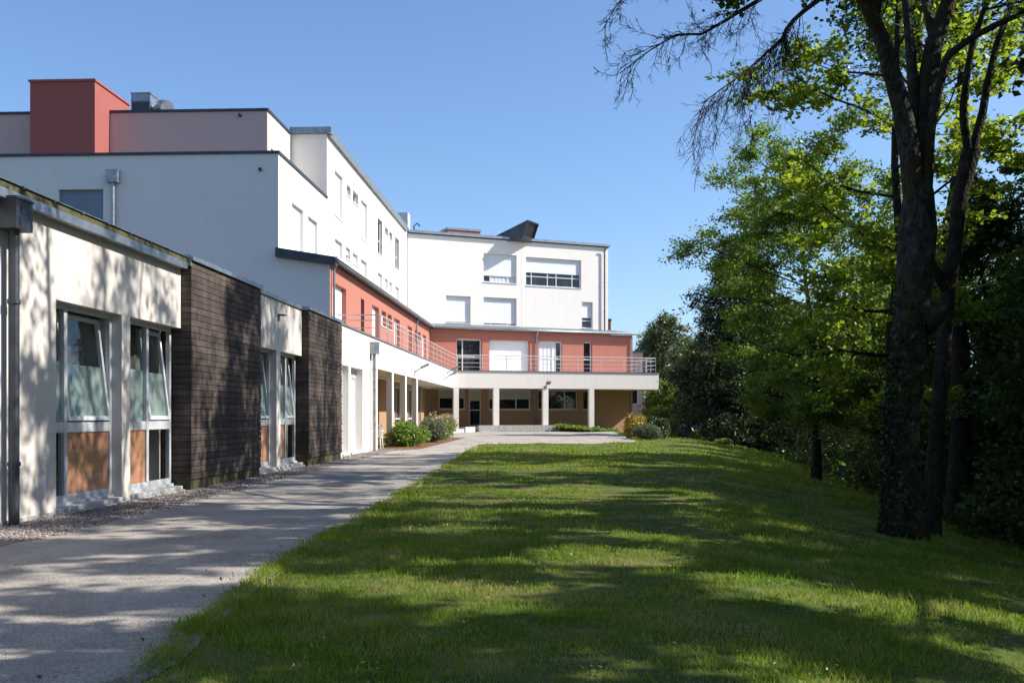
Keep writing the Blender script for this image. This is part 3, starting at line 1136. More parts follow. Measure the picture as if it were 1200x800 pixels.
ec.fbox(FF, .1, 15.35, .05, .18, 13.56, 13.662)
k = .5
while k < 15.2:
    ec.fbox(FF, k, k + .03, -3, .17, 13.742, 13.762)
    k += .63
ec.build('eave', M['zinc'], B)
MB().fbox(FF, .1, 15.3, .003, .045, 13.50, 13.60).build('gutter', M['zincdark'], B)
mb = MB().tube([FF(14.88, .26, 13.5), FF(14.88, .14, 13.2), FF(14.88, .14, 7.2)], .05, 8)
for z in (8.8, 10.9, 12.8):
    mb.tube([FF(14.88, .14, z), FF(14.88, .14, z + .05)], .065, 8)
mb.build('downpipe', M['zincdark'], B)
MB().fbox(FF, 8.37, 8.385, .001, .005, 7.4, 13.44).build('render_joint', M['frame'], B)
# closing walls behind (roof sides hidden from the path)
MB().box(-24, -10.55, 43.8, 66, 13.3, 13.45).build('roof', M['roofgrey'], B)

# ---- penthouse, lift tower and roof plant
ph = MB()
wph = wall_mb(Frame((-26, 39.8), 90), 0, 14.2, 10.3, 13.60, (), .3)
wph.build('wall', M['white_pink_shade'], B)
wall(Frame((-11.8, 0), 0), 40.105, 43.39, 10.3, 13.60, M['white'], [(40.3, 41.7, 10.9, 12.25)], .3)
window(Frame((-11.8, 0), 0), 40.3, 41.7, 10.9, 12.25, .18)
MB().box(-26, -12.1, 40.11, 60, 13.4, 13.5).build('roof', M['roofgrey'], B)
cp = MB()
cp.box(-26.05, -11.74, 39.74, 40.1, 13.603, 13.70)
cp.box(-12.0, -11.74, 40.103, 43.2, 13.603, 13.70)
cp.build('coping', M['zincdark'], B)
MB().box(-20.92, -18.3, 38.48, 41.6, 10.3, 14.46).build('lift_tower', M['crimson'], B)
MB().box(-20.97, -18.25, 38.43, 41.65, 14.463, 14.55).build('coping', simple('coral_trim', (.30, .09, .07), .6), B)
v = MB()
v.box(-18.6, -17.75, 42.5, 43.3, 14.35, 15.25)
v.box(-18.62, -17.72, 42.48, 43.32, 15.253, 15.32)
v.box(-18.6, -17.75, 42.47, 42.497, 14.95, 15.02)
v.box(-18.35, -17.95, 42.7, 43.1, 13.5, 14.35)
v.box(-18.6, -18.55, 42.5, 42.55, 13.5, 14.347)
v.box(-17.8, -17.75, 42.5, 42.55, 13.5, 14.347)
vo = v.build('roof_vent', M['zinc'], B)
w_ = MB()
w_.box(-18.55, -17.8, 42.462, 42.468, 14.40, 14.90)
w_.build('louvre', M['zincdark'], vo)
w_ = MB()
w_.tube([(-17.7, 42.9, 14.6), (-17.3, 42.7, 14.75), (-17.0, 42.5, 14.62)], [.30, .30, .32], 14)
w_.tube([(-17.5, 42.8, 13.5), (-17.5, 42.8, 14.5)], .18, 10)
w_.build('vent_cowl', M['zinc'], vo, smooth=False)
for (x, y, z) in ((-10.85, 35.78, 10.22), (-12.9, 39.8, 13.42)):
    MB().tube([(x, y - .001, z), (x, y - .12, z)], .06, 10).build('overflow_spout', M['black'], B)

ch = MB()
ch.box(-11.25, -10.55, 69.2, 70.2, 12.5, 15.45)
ch.box(-11.6, -11.253, 69.3, 70.1, 12.5, 15.15)
cho = ch.build('chimney', M['white'], B)
MB().tube([(-10.2, 69.7, 13.4), (-10.2, 69.7, 14.6), (-9.95, 69.6, 14.75), (-9.75, 69.5, 14.55)], .05, 8).build('vent_pipe', M['zincdark'], cho)
tb = MB().fbox(FF, 3.9, 6.4, -5.0, -3.0, 13.4, 14.55)
tbo = tb.build('roof_hatch', M['coral'], B)
MB().fbox(FF, 3.85, 6.45, -5.05, -2.95, 14.553, 14.72).build('coping', M['zinc'], tbo)
# smoke vent: wedge rising to a mouth filled by a dark sheet
SVF = Frame((-4.7, 70.1), 115)
P = lambda q, o, z: SVF(q, o, z)
sv = MB()
sv.hexa([P(-.7, 0, 13.47), P(2.25, 0, 13.47), P(2.25, -1.65, 13.47), P(-.7, -1.65, 13.47), P(-.7, 0, 13.55), P(2.75, 0, 14.78), P(2.75, -1.65, 14.78), P(-.7, -1.65, 13.55)])
svo = sv.build('smoke_vent', M['zincdark'], B)
sv = MB()


def mouth(o, t, e):      # point on the slanted mouth, o across, t up
    return P(2.25 + .5 * t + e, o, 13.47 + 1.31 * t)


for (oa, ob, ta, tb_) in ((-.08, 0, 0, 1), (-1.65, -1.57, 0, 1), (-1.57, -.08, .93, 1), (-1.57, -.08, .0, .22)):
    sv.hexa([mouth(oa, ta, .003), mouth(oa, ta, .13), mouth(ob, ta, .13), mouth(ob, ta, .003), mouth(oa, tb_, .003), mouth(oa, tb_, .13), mouth(ob, tb_, .13), mouth(ob, tb_, .003)])
sv.build('vent_hood', M['zincdark'], svo)
sv = MB()
sv.poly([mouth(-.08, .22, .006), mouth(-1.57, .22, .006), mouth(-1.57, .93, .006), mouth(-.08, .93, .006)])
sv.build('vent_mouth_shade', M['black'], svo)  # black sheet stands for the shade inside the mouth
MB().tube([FF(2.6, -2.5, 13.4), FF(2.6, -2.5, 13.75), FF(2.6, -2.5, 13.95)], [.5, .5, .2], 14).build('skylight', M['plastic'], B)


def arm_lamp(fr, s, z, dirs=1):
    mb = MB()
    mb.tube([fr(s, .0, z), fr(s + .05 * dirs, .32, z + .22)], .03, 6)
    mb.fbox(fr, s - .07, s + .07, .002, .03, z - .1, z + .1)
    o = mb.build('wall_lamp', M['zinc'], B)
    h = MB()
    q = Vector(fr(s + .05 * dirs, .32, z + .22))
    nd = Vector((fr.n[0], fr.n[1], 0))
    dd = Vector((fr.d[0], fr.d[1], 0))
    up = Vector((0, 0, 1))
    ax = (nd * .9 + up * .42).normalized()
    nn = (up * .9 - nd * .42).normalized()
    pts = []
    for k in (-.05, .05):
        for (u, v_) in ((-.05, -.13), (.36, -.13), (.36, .13), (-.05, .13)):
            pts.append(q + ax * u + dd * v_ + nn * k)
    h.hexa(pts)
    h.build('lamp_head', M['zinc'], o)


arm_lamp(FW, 44.6, 3.22)
arm_lamp(FW, 56.4, 3.35)
arm_lamp(FW, 57.6, 3.72)
arm_lamp(FB, 5.95, 3.05)

# pale pink annexe beyond the right end
A = thing('annexe_building', 'pale pink annexe block half hidden beyond the right end of the balcony', 'building', (2, 86, 0))
FP = Frame((-4, 85.4), 90)
wall_mb(FP, 0, 11.15, -2, 6.62, [(10.15, 10.75, 2.2, 3.6)], .3).build('wall', M['pink'], A)
MB().box(6.85, 7.148, 85.71, 95, -2, 6.6).build('wall', M['pink'], A)
f = frame_mb(FP, 10.15, 10.75, 2.2, 3.6, -.2, -.13, .06).build('window', M['frame'], A)
MB().fbox(FP, 10.19, 10.71, -.19, -.17, 2.24, 3.56).build('pane', M['dglass'], f)
MB().fbox(FP, 10.1, 10.8, 0.003, .06, 2.14, 2.2).build('sill', M['frame'], f)
MB().fbox(FP, 9.9, 11.0, .003, .5, 1.2, 1.28).build('canopy', M['zincdark'], A)
MB().box(-4, 7.18, 85.35, 95, 6.623, 6.75).build('roof', M['slate'], A)
chp = MB().box(4.02, 4.5, 86.6, 87.4, 6.76, 9.45)
cho = chp.build('chimney', M['coral'], A)
MB().box(3.97, 4.55, 86.55, 87.45, 9.453, 9.62).build('chimney_cap', M['zincdark'], cho)

# ------------------------------------------------------------------ trees
def leaf_verts(cen, L, W, rs, bias=.8, axes=None):
    n = len(cen)
    nor = rs.randn(n, 3) * .6
    nor[:, 2] += bias
    nor /= np.linalg.norm(nor, axis=1)[:, None] + 1e-9
    a = rs.randn(n, 3)
    if axes is not None:
        a = a * .5 + axes
    a -= nor * (a * nor).sum(1)[:, None]
    a /= np.linalg.norm(a, axis=1)[:, None] + 1e-9
    b = np.cross(nor, a)
    sc = rs.uniform(.45, 1.4, n)[:, None]
    v = np.empty((n, 4, 3))
    v[:, 0] = cen - a * L * .5 * sc
    v[:, 1] = cen + b * W * .5 * sc - nor * L * .10 * sc
    v[:, 2] = cen + a * L * .5 * sc
    v[:, 3] = cen - b * W * .5 * sc - nor * L * .10 * sc
    return v.reshape(-1, 3)


class Grow:
    def __init__(s, seed):
        s.r = random.Random(seed)
        s.rs = np.random.RandomState(seed)
        s.w = MB()
        s.twigs = []          # (p0, p1)

    def vec(s, k=1.0):
        return Vector((s.r.gauss(0, k), s.r.gauss(0, k), s.r.gauss(0, k)))

    def path(s, p, d, L, n, wob, lift):
        pts = [Vector(p)]
        d = Vector(d).normalized()
        for i in range(n):
            d = (d + s.vec(wob) + Vector((0, 0, lift))).normalized()
            pts.append(pts[-1] + d * (L / n))
        return pts

    @staticmethod
    def at(pts, t):
        f = t * (len(pts) - 1)
        i = min(int(f), len(pts) - 2)
        q = pts[i].lerp(pts[i + 1], f - i)
        return q, (pts[i + 1] - pts[i]).normalized()

    def limb(s, pts, r0, nsub, Lsub, ntw, Ltw, t0=.25, drop=0.0, sub_lift=.02, sides=6, r_end=.25, spread=.9, draw_twig=True, flat=.5):
        n = len(pts)
        s.w.tube(pts, [r0 * (1 - (1 - r_end) * i / (n - 1)) for i in range(n)], sides, cap=False)
        for k in range(nsub):
            t = t0 + (1 - t0) * (k + s.r.random()) / nsub
            t = min(t, .999)
            q, d = s.at(pts, t)
            side = s.vec(1)
            side.z *= flat
            side = (side - d * side.dot(d)).normalized()
            dd = (d * .55 + side * spread + Vector((0, 0, -drop))).normalized()
            L = Lsub * (1.15 - .6 * t) * s.r.uniform(.7, 1.25)
            sp = s.path(q, dd, L, 4, .14, sub_lift)
            rs_ = r0 * (1 - (1 - r_end) * t) * .5
            s.w.tube(sp, [rs_ * (1 - .75 * i / 4) for i in range(5)], 4, cap=False)
            for m in range(ntw):
                tt = min(.999, .2 + .8 * (m + s.r.random()) / ntw)
                q2, d2 = s.at(sp, tt)
                sd = s.vec(1)
                sd.z *= flat
                d3 = (d2 * .7 + sd.normalized() * .9 + Vector((0, 0, -drop * .5))).normalized()
                L2 = Ltw * s.r.uniform(.6, 1.3)
                e = q2 + d3 * L2
                if draw_twig:
                    s.w.tube([q2, q2.lerp(e, .5) + s.vec(L2 * .05), e], [rs_ * .28 + .003, rs_ * .2 + .002, .002], 3, cap=False)
                s.twigs.append((tuple(q2), tuple(e)))
            s.twigs.append((tuple(sp[-2]), tuple(sp[-1])))

    def leaves(s, per, L, W, spread=.12, bias=.8, flat=.45, droop=0):
        if not s.twigs:
            return np.zeros((0, 3))
        T = np.array(s.twigs)
        n = len(T)
        idx = np.repeat(np.arange(n), per)
        t = s.rs.uniform(.1, 1.1, n * per)[:, None]
        c = T[idx, 0] * (1 - t) + T[idx, 1] * t
        off = s.rs.randn(n * per, 3) * spread
        off[:, 2] *= flat
        c = c + off
        c[:, 2] -= droop * s.rs.uniform(0, 1, n * per)
        ax = T[idx, 1] - T[idx, 0]
        ax /= np.linalg.norm(ax, axis=1)[:, None] + 1e-9
        return leaf_verts(c, L, W, s.rs, bias, ax)


def gen_tree(seed, H, r0, cb, Rc, nl, nsub, ntw, Lsub, Ltw, per, leafL, leafW, profile, lift=.06, drop=0.0, lean=(0, 0), spread=.14, flat=.45, elev=(5, 55), bias=.8):
    g = Grow(seed)
    tp = [Vector((0, 0, -.4))]
    n = 9
    for i in range(1, n + 1):
        t = i / n
        tp.append(Vector((lean[0] * t * t + g.r.gauss(0, .012) * H * .5, lean[1] * t * t + g.r.gauss(0, .012) * H * .5, H * .97 * t)))
    rad = [r0 * 1.35] + [r0 * (1 - .88 * (i / n)) for i in range(1, n + 1)]
    g.w.tube(tp, rad, 10, cap=False)
    az = g.r.uniform(0, 6.28)
    for k in range(nl):
        t = cb + (1 - cb) * (k + g.r.random() * .7) / nl
        t = min(t, .985)
        q, d = g.at(tp, t)
        az += 2.4 + g.r.uniform(-.5, .5)
        u = (t - cb) / (1 - cb)
        L = Rc * profile(u) * g.r.uniform(.7, 1.15)
        el = R(elev[0] + (elev[1] - elev[0]) * u + g.r.uniform(-10, 10))
        dd = Vector((math.cos(az) * math.cos(el), math.sin(az) * math.cos(el), math.sin(el)))
        pts = g.path(q, dd, L, 6, .10, lift)
        g.limb(pts, max(.02, r0 * (1 - .85 * t) * .45), nsub, Lsub * (L / Rc) ** .6, ntw, Ltw, .25, drop, .02)
    return g, g.leaves(per, leafL, leafW, spread, bias, flat, drop * .4)


def plant(root, g, lv, bark, leaf, crown='crown', smooth=True):
    tr = g.w.build('trunk', bark, root, smooth=smooth)
    if len(lv):
        np_mesh(crown, lv, 4, leaf, root)
    return tr


round_p = lambda u: .35 + .65 * math.sin(math.pi * min(1, .18 + .82 * u)) ** .7 if u < 1 else .3
wide_p = lambda u: max(.25, 1.0 - .75 * u ** 2.2)
cone_p = lambda u: max(.12, 1.0 - .9 * u)


def tree_thing(name, label, x, y, g, lv, bark, leaf, group=None):
    z = tz(x, y)
    t = thing(name, label, 'tree', (0, 0, 0), group)
    plant(t, g, lv, bark, leaf)
    t.location = (x, y, z)
    return t


# main foreground tree: trunk and limbs as traced in the photograph, crown above the frame
g = Grow(11)
V3 = lambda L: [Vector(p) for p in L]
trunk = V3([(4.78, 14.04, -.75), (4.78, 14.04, -.35), (4.77, 14.04, .05), (4.75, 14.04, 1.13), (4.86, 14.05, 2.32), (4.92, 14.05, 3.14), (4.96, 14.05, 3.85), (4.98, 14.05, 4.4), (4.985, 14.05, 4.8)])
g.w.tube(trunk, [.42, .32, .27, .235, .235, .24, .255, .19, .07], 16, cap=False, noise=.10, rng=g.r)
burl = V3([(5.0, 13.98, 2.62), (5.2, 13.95, 2.72), (5.32, 13.94, 2.80)])
g.w.tube(burl, [.24, .16, .06], 8, noise=.2, rng=g.r)
L1 = V3([(4.95, 14.05, 4.0), (4.84, 13.95, 4.8), (4.69, 13.84, 5.45), (4.54, 13.73, 5.82), (4.36, 13.62, 6.31), (4.1, 13.41, 6.68), (3.73, 13.19, 7.16), (3.1, 12.9, 8.0), (2.3, 12.6, 9.3), (1.6, 12.5, 10.8)])
L2 = V3([(4.94, 14.05, 4.2), (4.94, 14.15, 5.9), (4.93, 14.25, 6.53), (4.91, 14.35, 7.17), (4.8, 14.44, 8.31), (4.5, 14.8, 9.8), (4.2, 15.3, 11.6), (4.0, 15.6, 13.4)])
L3 = V3([(5.0, 14.05, 4.0), (5.13, 14.16, 5.9), (5.27, 14.26, 6.53), (5.52, 14.38, 7.17), (5.81, 14.59, 8.11), (6.2, 14.6, 9.6), (6.4, 14.3, 11.4), (6.5, 14.2, 13.6), (6.4, 14.2, 15.4)])
L4 = V3([(5.02, 13.97, 4.2), (5.1, 13.93, 5.24), (5.16, 13.86, 5.66), (5.23, 13.76, 6.05), (5.28, 13.76, 6.18), (5.56, 13.68, 6.38), (5.86, 13.59, 6.52), (6.16, 13.5, 6.63), (6.73, 13.33, 6.94), (7.8, 12.9, 7.6), (9, 12.5, 8.6)])
L6 = V3([(5.28, 14.28, 6.55), (5.4, 15.3, 8.1), (5.4, 17.4, 9.4), (5.4, 19.0, 11.2), (5.3, 20.0, 12.2)])
L5 = V3([(4.2, 13.5, 6.6), (4.1, 12.6, 7.6), (3.9, 11.0, 9.2), (3.6, 9.6, 10.6), (3.0, 8.0, 11.8)])


def main_limb(pts, r0, t0, nsub, Ls, ntw, Ltw):
    g.limb(pts, r0, nsub, Ls, ntw, Ltw, t0, .05, .03, 10, .28, .9, True, .6)


main_limb(L1, .155, .62, 12, 2.4, 7, .8)
main_limb(L2, .085, .55, 12, 2.2, 7, .8)
main_limb(L3, .15, .5, 16, 2.6, 7, .8)
main_limb(L4, .075, .62, 9, 2.0, 6, .8)
main_limb(L5, .08, .35, 12, 2.2, 7, .8)
main_limb(L6, .07, .35, 12, 2.0, 7, .8)
# bare hanging boughs on the left of the crown
NT = len(g.twigs)
bA = V3([(4.36, 13.62, 6.31), (4.2, 13.5, 6.75), (3.99, 13.4, 6.95), (3.67, 13.19, 6.96), (3.36, 12.97, 6.65), (3.11, 12.76, 6.42), (2.94, 12.65, 6.25), (2.83, 12.55, 6.1), (2.74, 12.44, 5.92), (2.54, 12.23, 5.71), (2.24, 12.02, 5.41), (1.97, 11.81, 5.17), (1.64, 11.59, 4.89)])
bB = V3([(3.67, 13.19, 6.96), (2.97, 12.75, 6.87), (2.45, 12.33, 6.38), (2.16, 12.11, 6.15), (1.94, 12.0, 5.98), (1.67, 11.79, 5.77), (1.35, 11.58, 5.69), (1.04, 11.46, 5.47), (0.69, 11.24, 5.14)])
bC = V3([(2.97, 12.75, 6.87), (1.9, 12.1, 6.81), (1.24, 11.67, 6.53), (0.77, 11.35, 6.1), (0.64, 11.24, 5.89), (0.48, 11.14, 5.58)])


def bare(pts, r0, t0, nsub, L, sag):
    n = len(pts)
    g.w.tube(pts, [max(.004, r0 * (1 - .9 * (i / (n - 1)) ** .8)) for i in range(n)], 7, cap=False, noise=.12, rng=g.r)
    for k in range(nsub):
        t = min(.995, t0 + (1 - t0) * (k + g.r.random()) / nsub)
        q, d = g.at(pts, t)
        dd = (d * 1.0 + g.vec(.42) + Vector((-.1, 0, -sag))).normalized()
        l = L * g.r.uniform(.4, 1.25) * (1.1 - .4 * t)
        sp = g.path(q, dd, l, 8, .15, -.10 * sag)
        rr = g.r.uniform(.0035, .006)
        g.w.tube(sp, [rr * (1 - .62 * i / 8) for i in range(9)], 4, cap=False)
        for m in range(int(5 + l * 9)):
            tt = min(.99, .1 + .9 * g.r.random())
            q2, d2 = g.at(sp, tt)
            d3 = (d2 + g.vec(.5)).normalized()
            tw = g.path(q2, d3, l * g.r.uniform(.14, .36), 4, .22, -.05)
            g.w.tube(tw, [.0032, .0029, .0025, .0021, .0016], 3, cap=False)
            for _ in range(2):
                q3, d4 = g.at(tw, g.r.uniform(.2, .9))
                tw2 = g.path(q3, (d4 + g.vec(.6)).normalized(), l * g.r.uniform(.06, .15), 2, .2, -.02)
                g.w.tube(tw2, [.0024, .002, .0016], 3, cap=False)


bare(bA, .055, .42, 56, 1.08, 1.0)
bare(bB, .04, .22, 44, .75, .45)
bare(bC, .02, .25, 16, .5, .8)
tw_leafy = g.twigs[:NT]
g.twigs = tw_leafy + [((2.35, 12.3, 6.75), (2.1, 12.1, 6.35))] * 6 + [((2.0, 12.0, 6.6), (1.9, 11.9, 6.25))] * 4
lv = g.leaves(26, .12, .08, .13, .7, .6, .05)
MT = thing('beech_tree', 'massive grey barked tree with ivy at its foot and bare boughs hanging left', 'tree', (4.78, 14.04, tz(4.78, 14.04)))
plant(MT, g, lv, M['bark'], M['leaf_wood'])
rs = np.random.RandomState(8)
n = 2400
zz = rs.uniform(0, 1, n) ** 1.1 * 3.6 - .4
ang = rs.normal(R(205), R(52), n)
lim = np.interp(zz, [-.4, 1.2, 2.0, 3.2], [1.0, 1.0, .75, .1])
keep = rs.uniform(0, 1, n) < lim
zz, ang = zz[keep], ang[keep]
rr = np.interp(zz, [-.7, -.3, .05, 1.2, 3.2], [.40, .315, .268, .235, .23]) + rs.uniform(0, .035, len(zz))
cxt = np.interp(zz, [-.4, 1.1, 2.3, 3.2], [4.775, 4.75, 4.86, 4.92])
cen = np.stack([cxt + rr * np.cos(ang), 14.04 + rr * np.sin(ang), zz], 1)
np_mesh('ivy', leaf_verts(cen, .06, .052, rs, .15), 4, M['ivy'], MT)

# second, forked tree
g = Grow(23)
S0 = V3([(5.71, 15.59, -.9), (5.72, 15.59, -.3), (5.8, 15.59, 1.12), (5.89, 15.59, 2.17), (5.96, 15.6, 3.08), (6.05, 15.6, 3.74), (6.16, 15.61, 4.66), (6.33, 15.62, 5.36)])
g.w.tube(S0, [.19, .14, .112, .11, .108, .105, .11, .14], 12, cap=False, noise=.12, rng=g.r)
S1 = V3([(6.30, 15.62, 5.2), (6.17, 15.51, 5.81), (6.17, 15.51, 6.04), (6.2, 15.41, 6.57), (6.27, 15.41, 6.94), (6.36, 15.42, 7.2), (6.45, 15.32, 7.55), (6.61, 15.33, 8.32), (6.5, 15.6, 9.8), (6.2, 15.9, 11.6), (6.0, 16.3, 13.2)])
S2 = V3([(6.32, 15.62, 5.25), (6.55, 15.73, 5.98), (6.62, 15.73, 6.42), (6.81, 15.84, 7.06), (7.06, 15.95, 7.68), (7.37, 16.16, 8.69), (7.7, 16.6, 10.2), (7.9, 17.1, 12.0), (8.0, 17.4, 13.4)])
g.limb(S1, .07, 14, 2.2, 6, .8, .55, .05, .03, 8, .25, .9, True, .6)
g.limb(S2, .072, 14, 2.2, 6, .8, .5, .05, .03, 8, .25, .9, True, .6)
stub = V3([(5.98, 15.6, 3.2), (5.72, 15.5, 3.55), (5.5, 15.4, 3.95)])
g.w.tube(stub, [.1, .075, .05], 7, noise=.15, rng=g.r)
ST = thing('forked_tree', 'slender dark tree forking high up just right of the massive trunk', 'tree', (5.71, 15.59, tz(5.71, 15.59)))
plant(ST, g, g.leaves(24, .11, .07, .16, .7, .6, .05), M['bark2'], M['leaf_wood'])

# bright maple behind the big trunk
g, lv = gen_tree(37, 16.2, .12, .15, 2.5, 28, 6, 5, 1.25, .5, 34, .12, .09, lambda u: .55 + .45 * math.sin(math.pi * (u * .8 + .1)), .05, .05, (.3, .2), .13, .36, (0, 50))
tree_thing('maple_tree', 'bright yellow green maple glowing behind the massive grey trunk', 6.72, 20.3, g, lv, M['bark2'], M['leaf'])
# spreading light green tree in the middle distance
g, lv = gen_tree(52, 8.5, .15, .24, 3.35, 28, 7, 6, 1.4, .55, 84, .085, .064, lambda u: .22 + .84 * math.sin(math.pi * (u * .62 + .12)), .05, .02, (-.6, 0), .15, .34, (2, 38))
tree_thing('field_tree', 'spreading light green tree with an open crown standing on the lawn bank', 7.75, 30.4, g, lv, M['bark2'], M['leaf_mid'])
# dark drooping evergreen
g, lv = gen_tree(61, 10.6, .3, .04, 3.9, 56, 8, 6, 1.5, .7, 18, .20, .07, lambda u: max(.2, 1 - .72 * u ** 1.7), -.05, .55, (0, 0), .16, .8, (5, 40), .3)
tree_thing('evergreen_tree', 'tall dark drooping evergreen between the bank tree and the distant trees', 9.6, 52.5, g, lv, M['bark2'], M['leaf_cedar'])

# tall sparse tree hidden behind the massive trunk, only its high crown shows
g, lv = gen_tree(131, 20.5, .26, .52, 3.4, 26, 6, 6, 1.5, .6, 9, .12, .09, lambda u: .6 + .4 * math.sin(math.pi * u), .08, .0, (.2, 0), .15, .45, (20, 65))
tree_thing('ash_tree', 'tall thin leaved tree hidden behind the massive grey trunk', 9.45, 27.0, g, lv, M['bark2'], M['leaf_wood'])

g, lv = gen_tree(137, 19.0, .24, .55, 3.0, 24, 6, 6, 1.4, .6, 9, .12, .09, lambda u: .6 + .4 * math.sin(math.pi * u), .08, .0, (-.2, .2), .15, .45, (20, 65))
tree_thing('ash_tree', 'tall thin leaved tree hidden behind the forked tree', 8.85, 22.6, g, lv, M['bark2'], M['leaf_wood'])

# generic woodland trees
protos = []
gA = gen_tree(71, 15, .22, .10, 4.4, 30, 7, 6, 1.8, .8, 16, .19, .14, lambda u: .7 + .3 * math.sin(math.pi * u), .05, .1, (.3, -.2), .26, .45, (-5, 55))
gB = gen_tree(83, 13, .18, .05, 4.0, 30, 7, 6, 1.7, .8, 16, .19, .14, wide_p, .05, .1, (-.4, .3), .26, .45, (-8, 55))
gE = gen_tree(113, 13.0, .2, .25, 4.4, 14, 5, 4, 1.7, .5, 75, .17, .13, lambda u: .7 + .3 * math.sin(math.pi * u), .05, .05, (.3, -.2), .15, .55, (-5, 55))
wood_label = 'dense dark leafy tree in the shaded wood at the right'
spots = [(10.0, 12.5, 0, .48), (11.5, 16.5, 1, .62), (9.8, 18.6, 1, .60), (12.5, 21.5, 0, .70), (10.6, 25.0, 1, .60), (14.2, 26.5, 0, .66), (16.2, 20.0, 1, .95), (12.6, 31.5, 0, .56),
         (15.8, 33.0, 1, .72), (11.8, 37.0, 1, .52), (14.5, 40.5, 0, .62), (12.2, 44.5, 1, .55), (18.0, 28.0, 0, .85), (19, 38, 1, .85), (16.5, 47, 0, .66), (13.8, 51.5, 1, .6),
         (20.5, 23.5, 0, 1.05), (18.0, 14.5, 1, 1.15), (18, 56, 0, .7), (21, 47, 1, .85), (14.5, 11.0, 0, .75),
         (10.9, 24.0, 2, .7), (9.0, 17.2, 1, .5), (13.5, 18.5, 1, .8), (22, 31, 1, .95), (24, 26, 0, 1.1), (23, 17, 0, 1.1), (17.5, 24, 0, .85), (25, 40, 0, 1.1), (13.8, 28.8, 1, .62), (11.2, 33.8, 0, .42), (12.8, 23.5, 1, .6), (15.2, 16.2, 0, .75), (26, 52, 1, 1.2), (10.6, 29.0, 1, .4)]
rng = random.Random(5)
PROTO = {}
for k, (x, y, kind, sc) in enumerate(spots):
    if kind not in PROTO:
        gg, lv = (gA, gB, gE)[kind]
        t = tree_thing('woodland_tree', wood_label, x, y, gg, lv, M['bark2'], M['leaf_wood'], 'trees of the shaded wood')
        PROTO[kind] = t
    else:
        t = copy_tree(PROTO[kind])
    t.location = (x, y, tz(x, y) - .1)
    t.rotation_euler = (0, 0, rng.uniform(0, 6.28))
    t.scale = (sc, sc, sc * rng.uniform(.92, 1.1))
# trees beside and behind the camera whose crowns shade the near lawn and path
for k, (x, y, kind, sc) in enumerate([(8.2, 8.6, 1, .98), (7.0, 3.4, 0, 1.1), (10.5, -1.0, 1, 1.0), (12.5, 5.6, 0, 1.1), (6.0, -3.6, 1, .95), (3.4, -3.0, 1, 1.0), (9.4, 12.0, 1, 1.0), (10.2, 16.2, 1, .62)]):
    if k == 0:
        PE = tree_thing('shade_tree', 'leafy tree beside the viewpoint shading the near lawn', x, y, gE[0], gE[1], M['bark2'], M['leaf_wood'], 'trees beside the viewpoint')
        t = PE
    else:
        t = copy_tree(PE)
    t['label'] = 'leafy tree beside the viewpoint shading the near lawn'
    t['group'] = 'trees beside the viewpoint'
    t.location = (x, y, tz(x, y) - .1)
    t.rotation_euler = (0, 0, rng.uniform(0, 6.28))
    t.scale = (sc, sc, sc)

# distant trees beyond the balcony
gC = gen_tree(97, 11, .2, .05, 3.0, 34, 7, 5, 1.4, .7, 14, .22, .15, lambda u: .5 + .5 * math.sin(math.pi * (u * .8 + .1)), .06, .05, (.2, 0), .24, .6, (0, 60))
far_label = ['tall dull green tree just right of the balcony end in the distance', 'grey green distant tree left of the dark evergreen',
             'distant dark tree standing behind the parked van', 'hazy tree far behind the pink annexe chimney']
for k, (x, y, sc) in enumerate([(9.6, 93, .98), (12.2, 88, .80), (14.0, 84, .92), (16.5, 80, .95), (17.5, 70, .9), (13.0, 105, .95), (9.9, 108, 1.0), (21, 92, 1.2), (25, 80, 1.3), (18, 62, .9), (15.5, 72, .8), (12.6, 78, .75), (14.6, 62.5, .6), (17.2, 86, 1.0), (20, 76, 1.0)]):
    if k == 0:
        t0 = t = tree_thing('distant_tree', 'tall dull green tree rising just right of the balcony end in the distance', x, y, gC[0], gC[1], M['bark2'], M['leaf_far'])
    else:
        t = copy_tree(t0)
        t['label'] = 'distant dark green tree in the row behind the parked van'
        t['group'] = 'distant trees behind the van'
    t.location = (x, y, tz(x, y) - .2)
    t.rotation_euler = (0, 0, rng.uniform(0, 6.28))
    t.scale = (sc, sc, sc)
gD = gen_tree(101, 4.6, .09, .08, 1.5, 20, 5, 5, .8, .5, 14, .17, .12, lambda u: .6 + .4 * math.sin(math.pi * u), .05, .1, (.2, 0), .2, .5, (0, 45))
t = tree_thing('small_tree', 'small yellow green tree lit beside the pink annexe below the balcony end', 8.1, 80.5, gD[0], gD[1], M['bark2'], M['leaf_mid'])
t.location.z = -1.2

# low understorey on the bank under the wood
rs = np.random.RandomState(31)
n = 26000
ux, uy = rs.uniform(8.5, 24, n), rs.uniform(9, 60, n)
xs_ = ux - .1 * np.clip(uy - 14, -10, 45)
k = (xs_ > 6.6) & (np.sin(ux * 1.1) + np.sin(uy * .8 + ux * .5) + rs.randn(n) * .5 > -.3)
ux, uy = ux[k], uy[k]
hh = np.abs(rs.randn(len(ux))) * .5
cen = np.stack([ux, uy, terrain(ux, uy) + hh], 1)
tag(np_mesh('undergrowth', leaf_verts(cen, .26, .17, rs, .7), 4, M['leaf_wood']), kind='stuff')


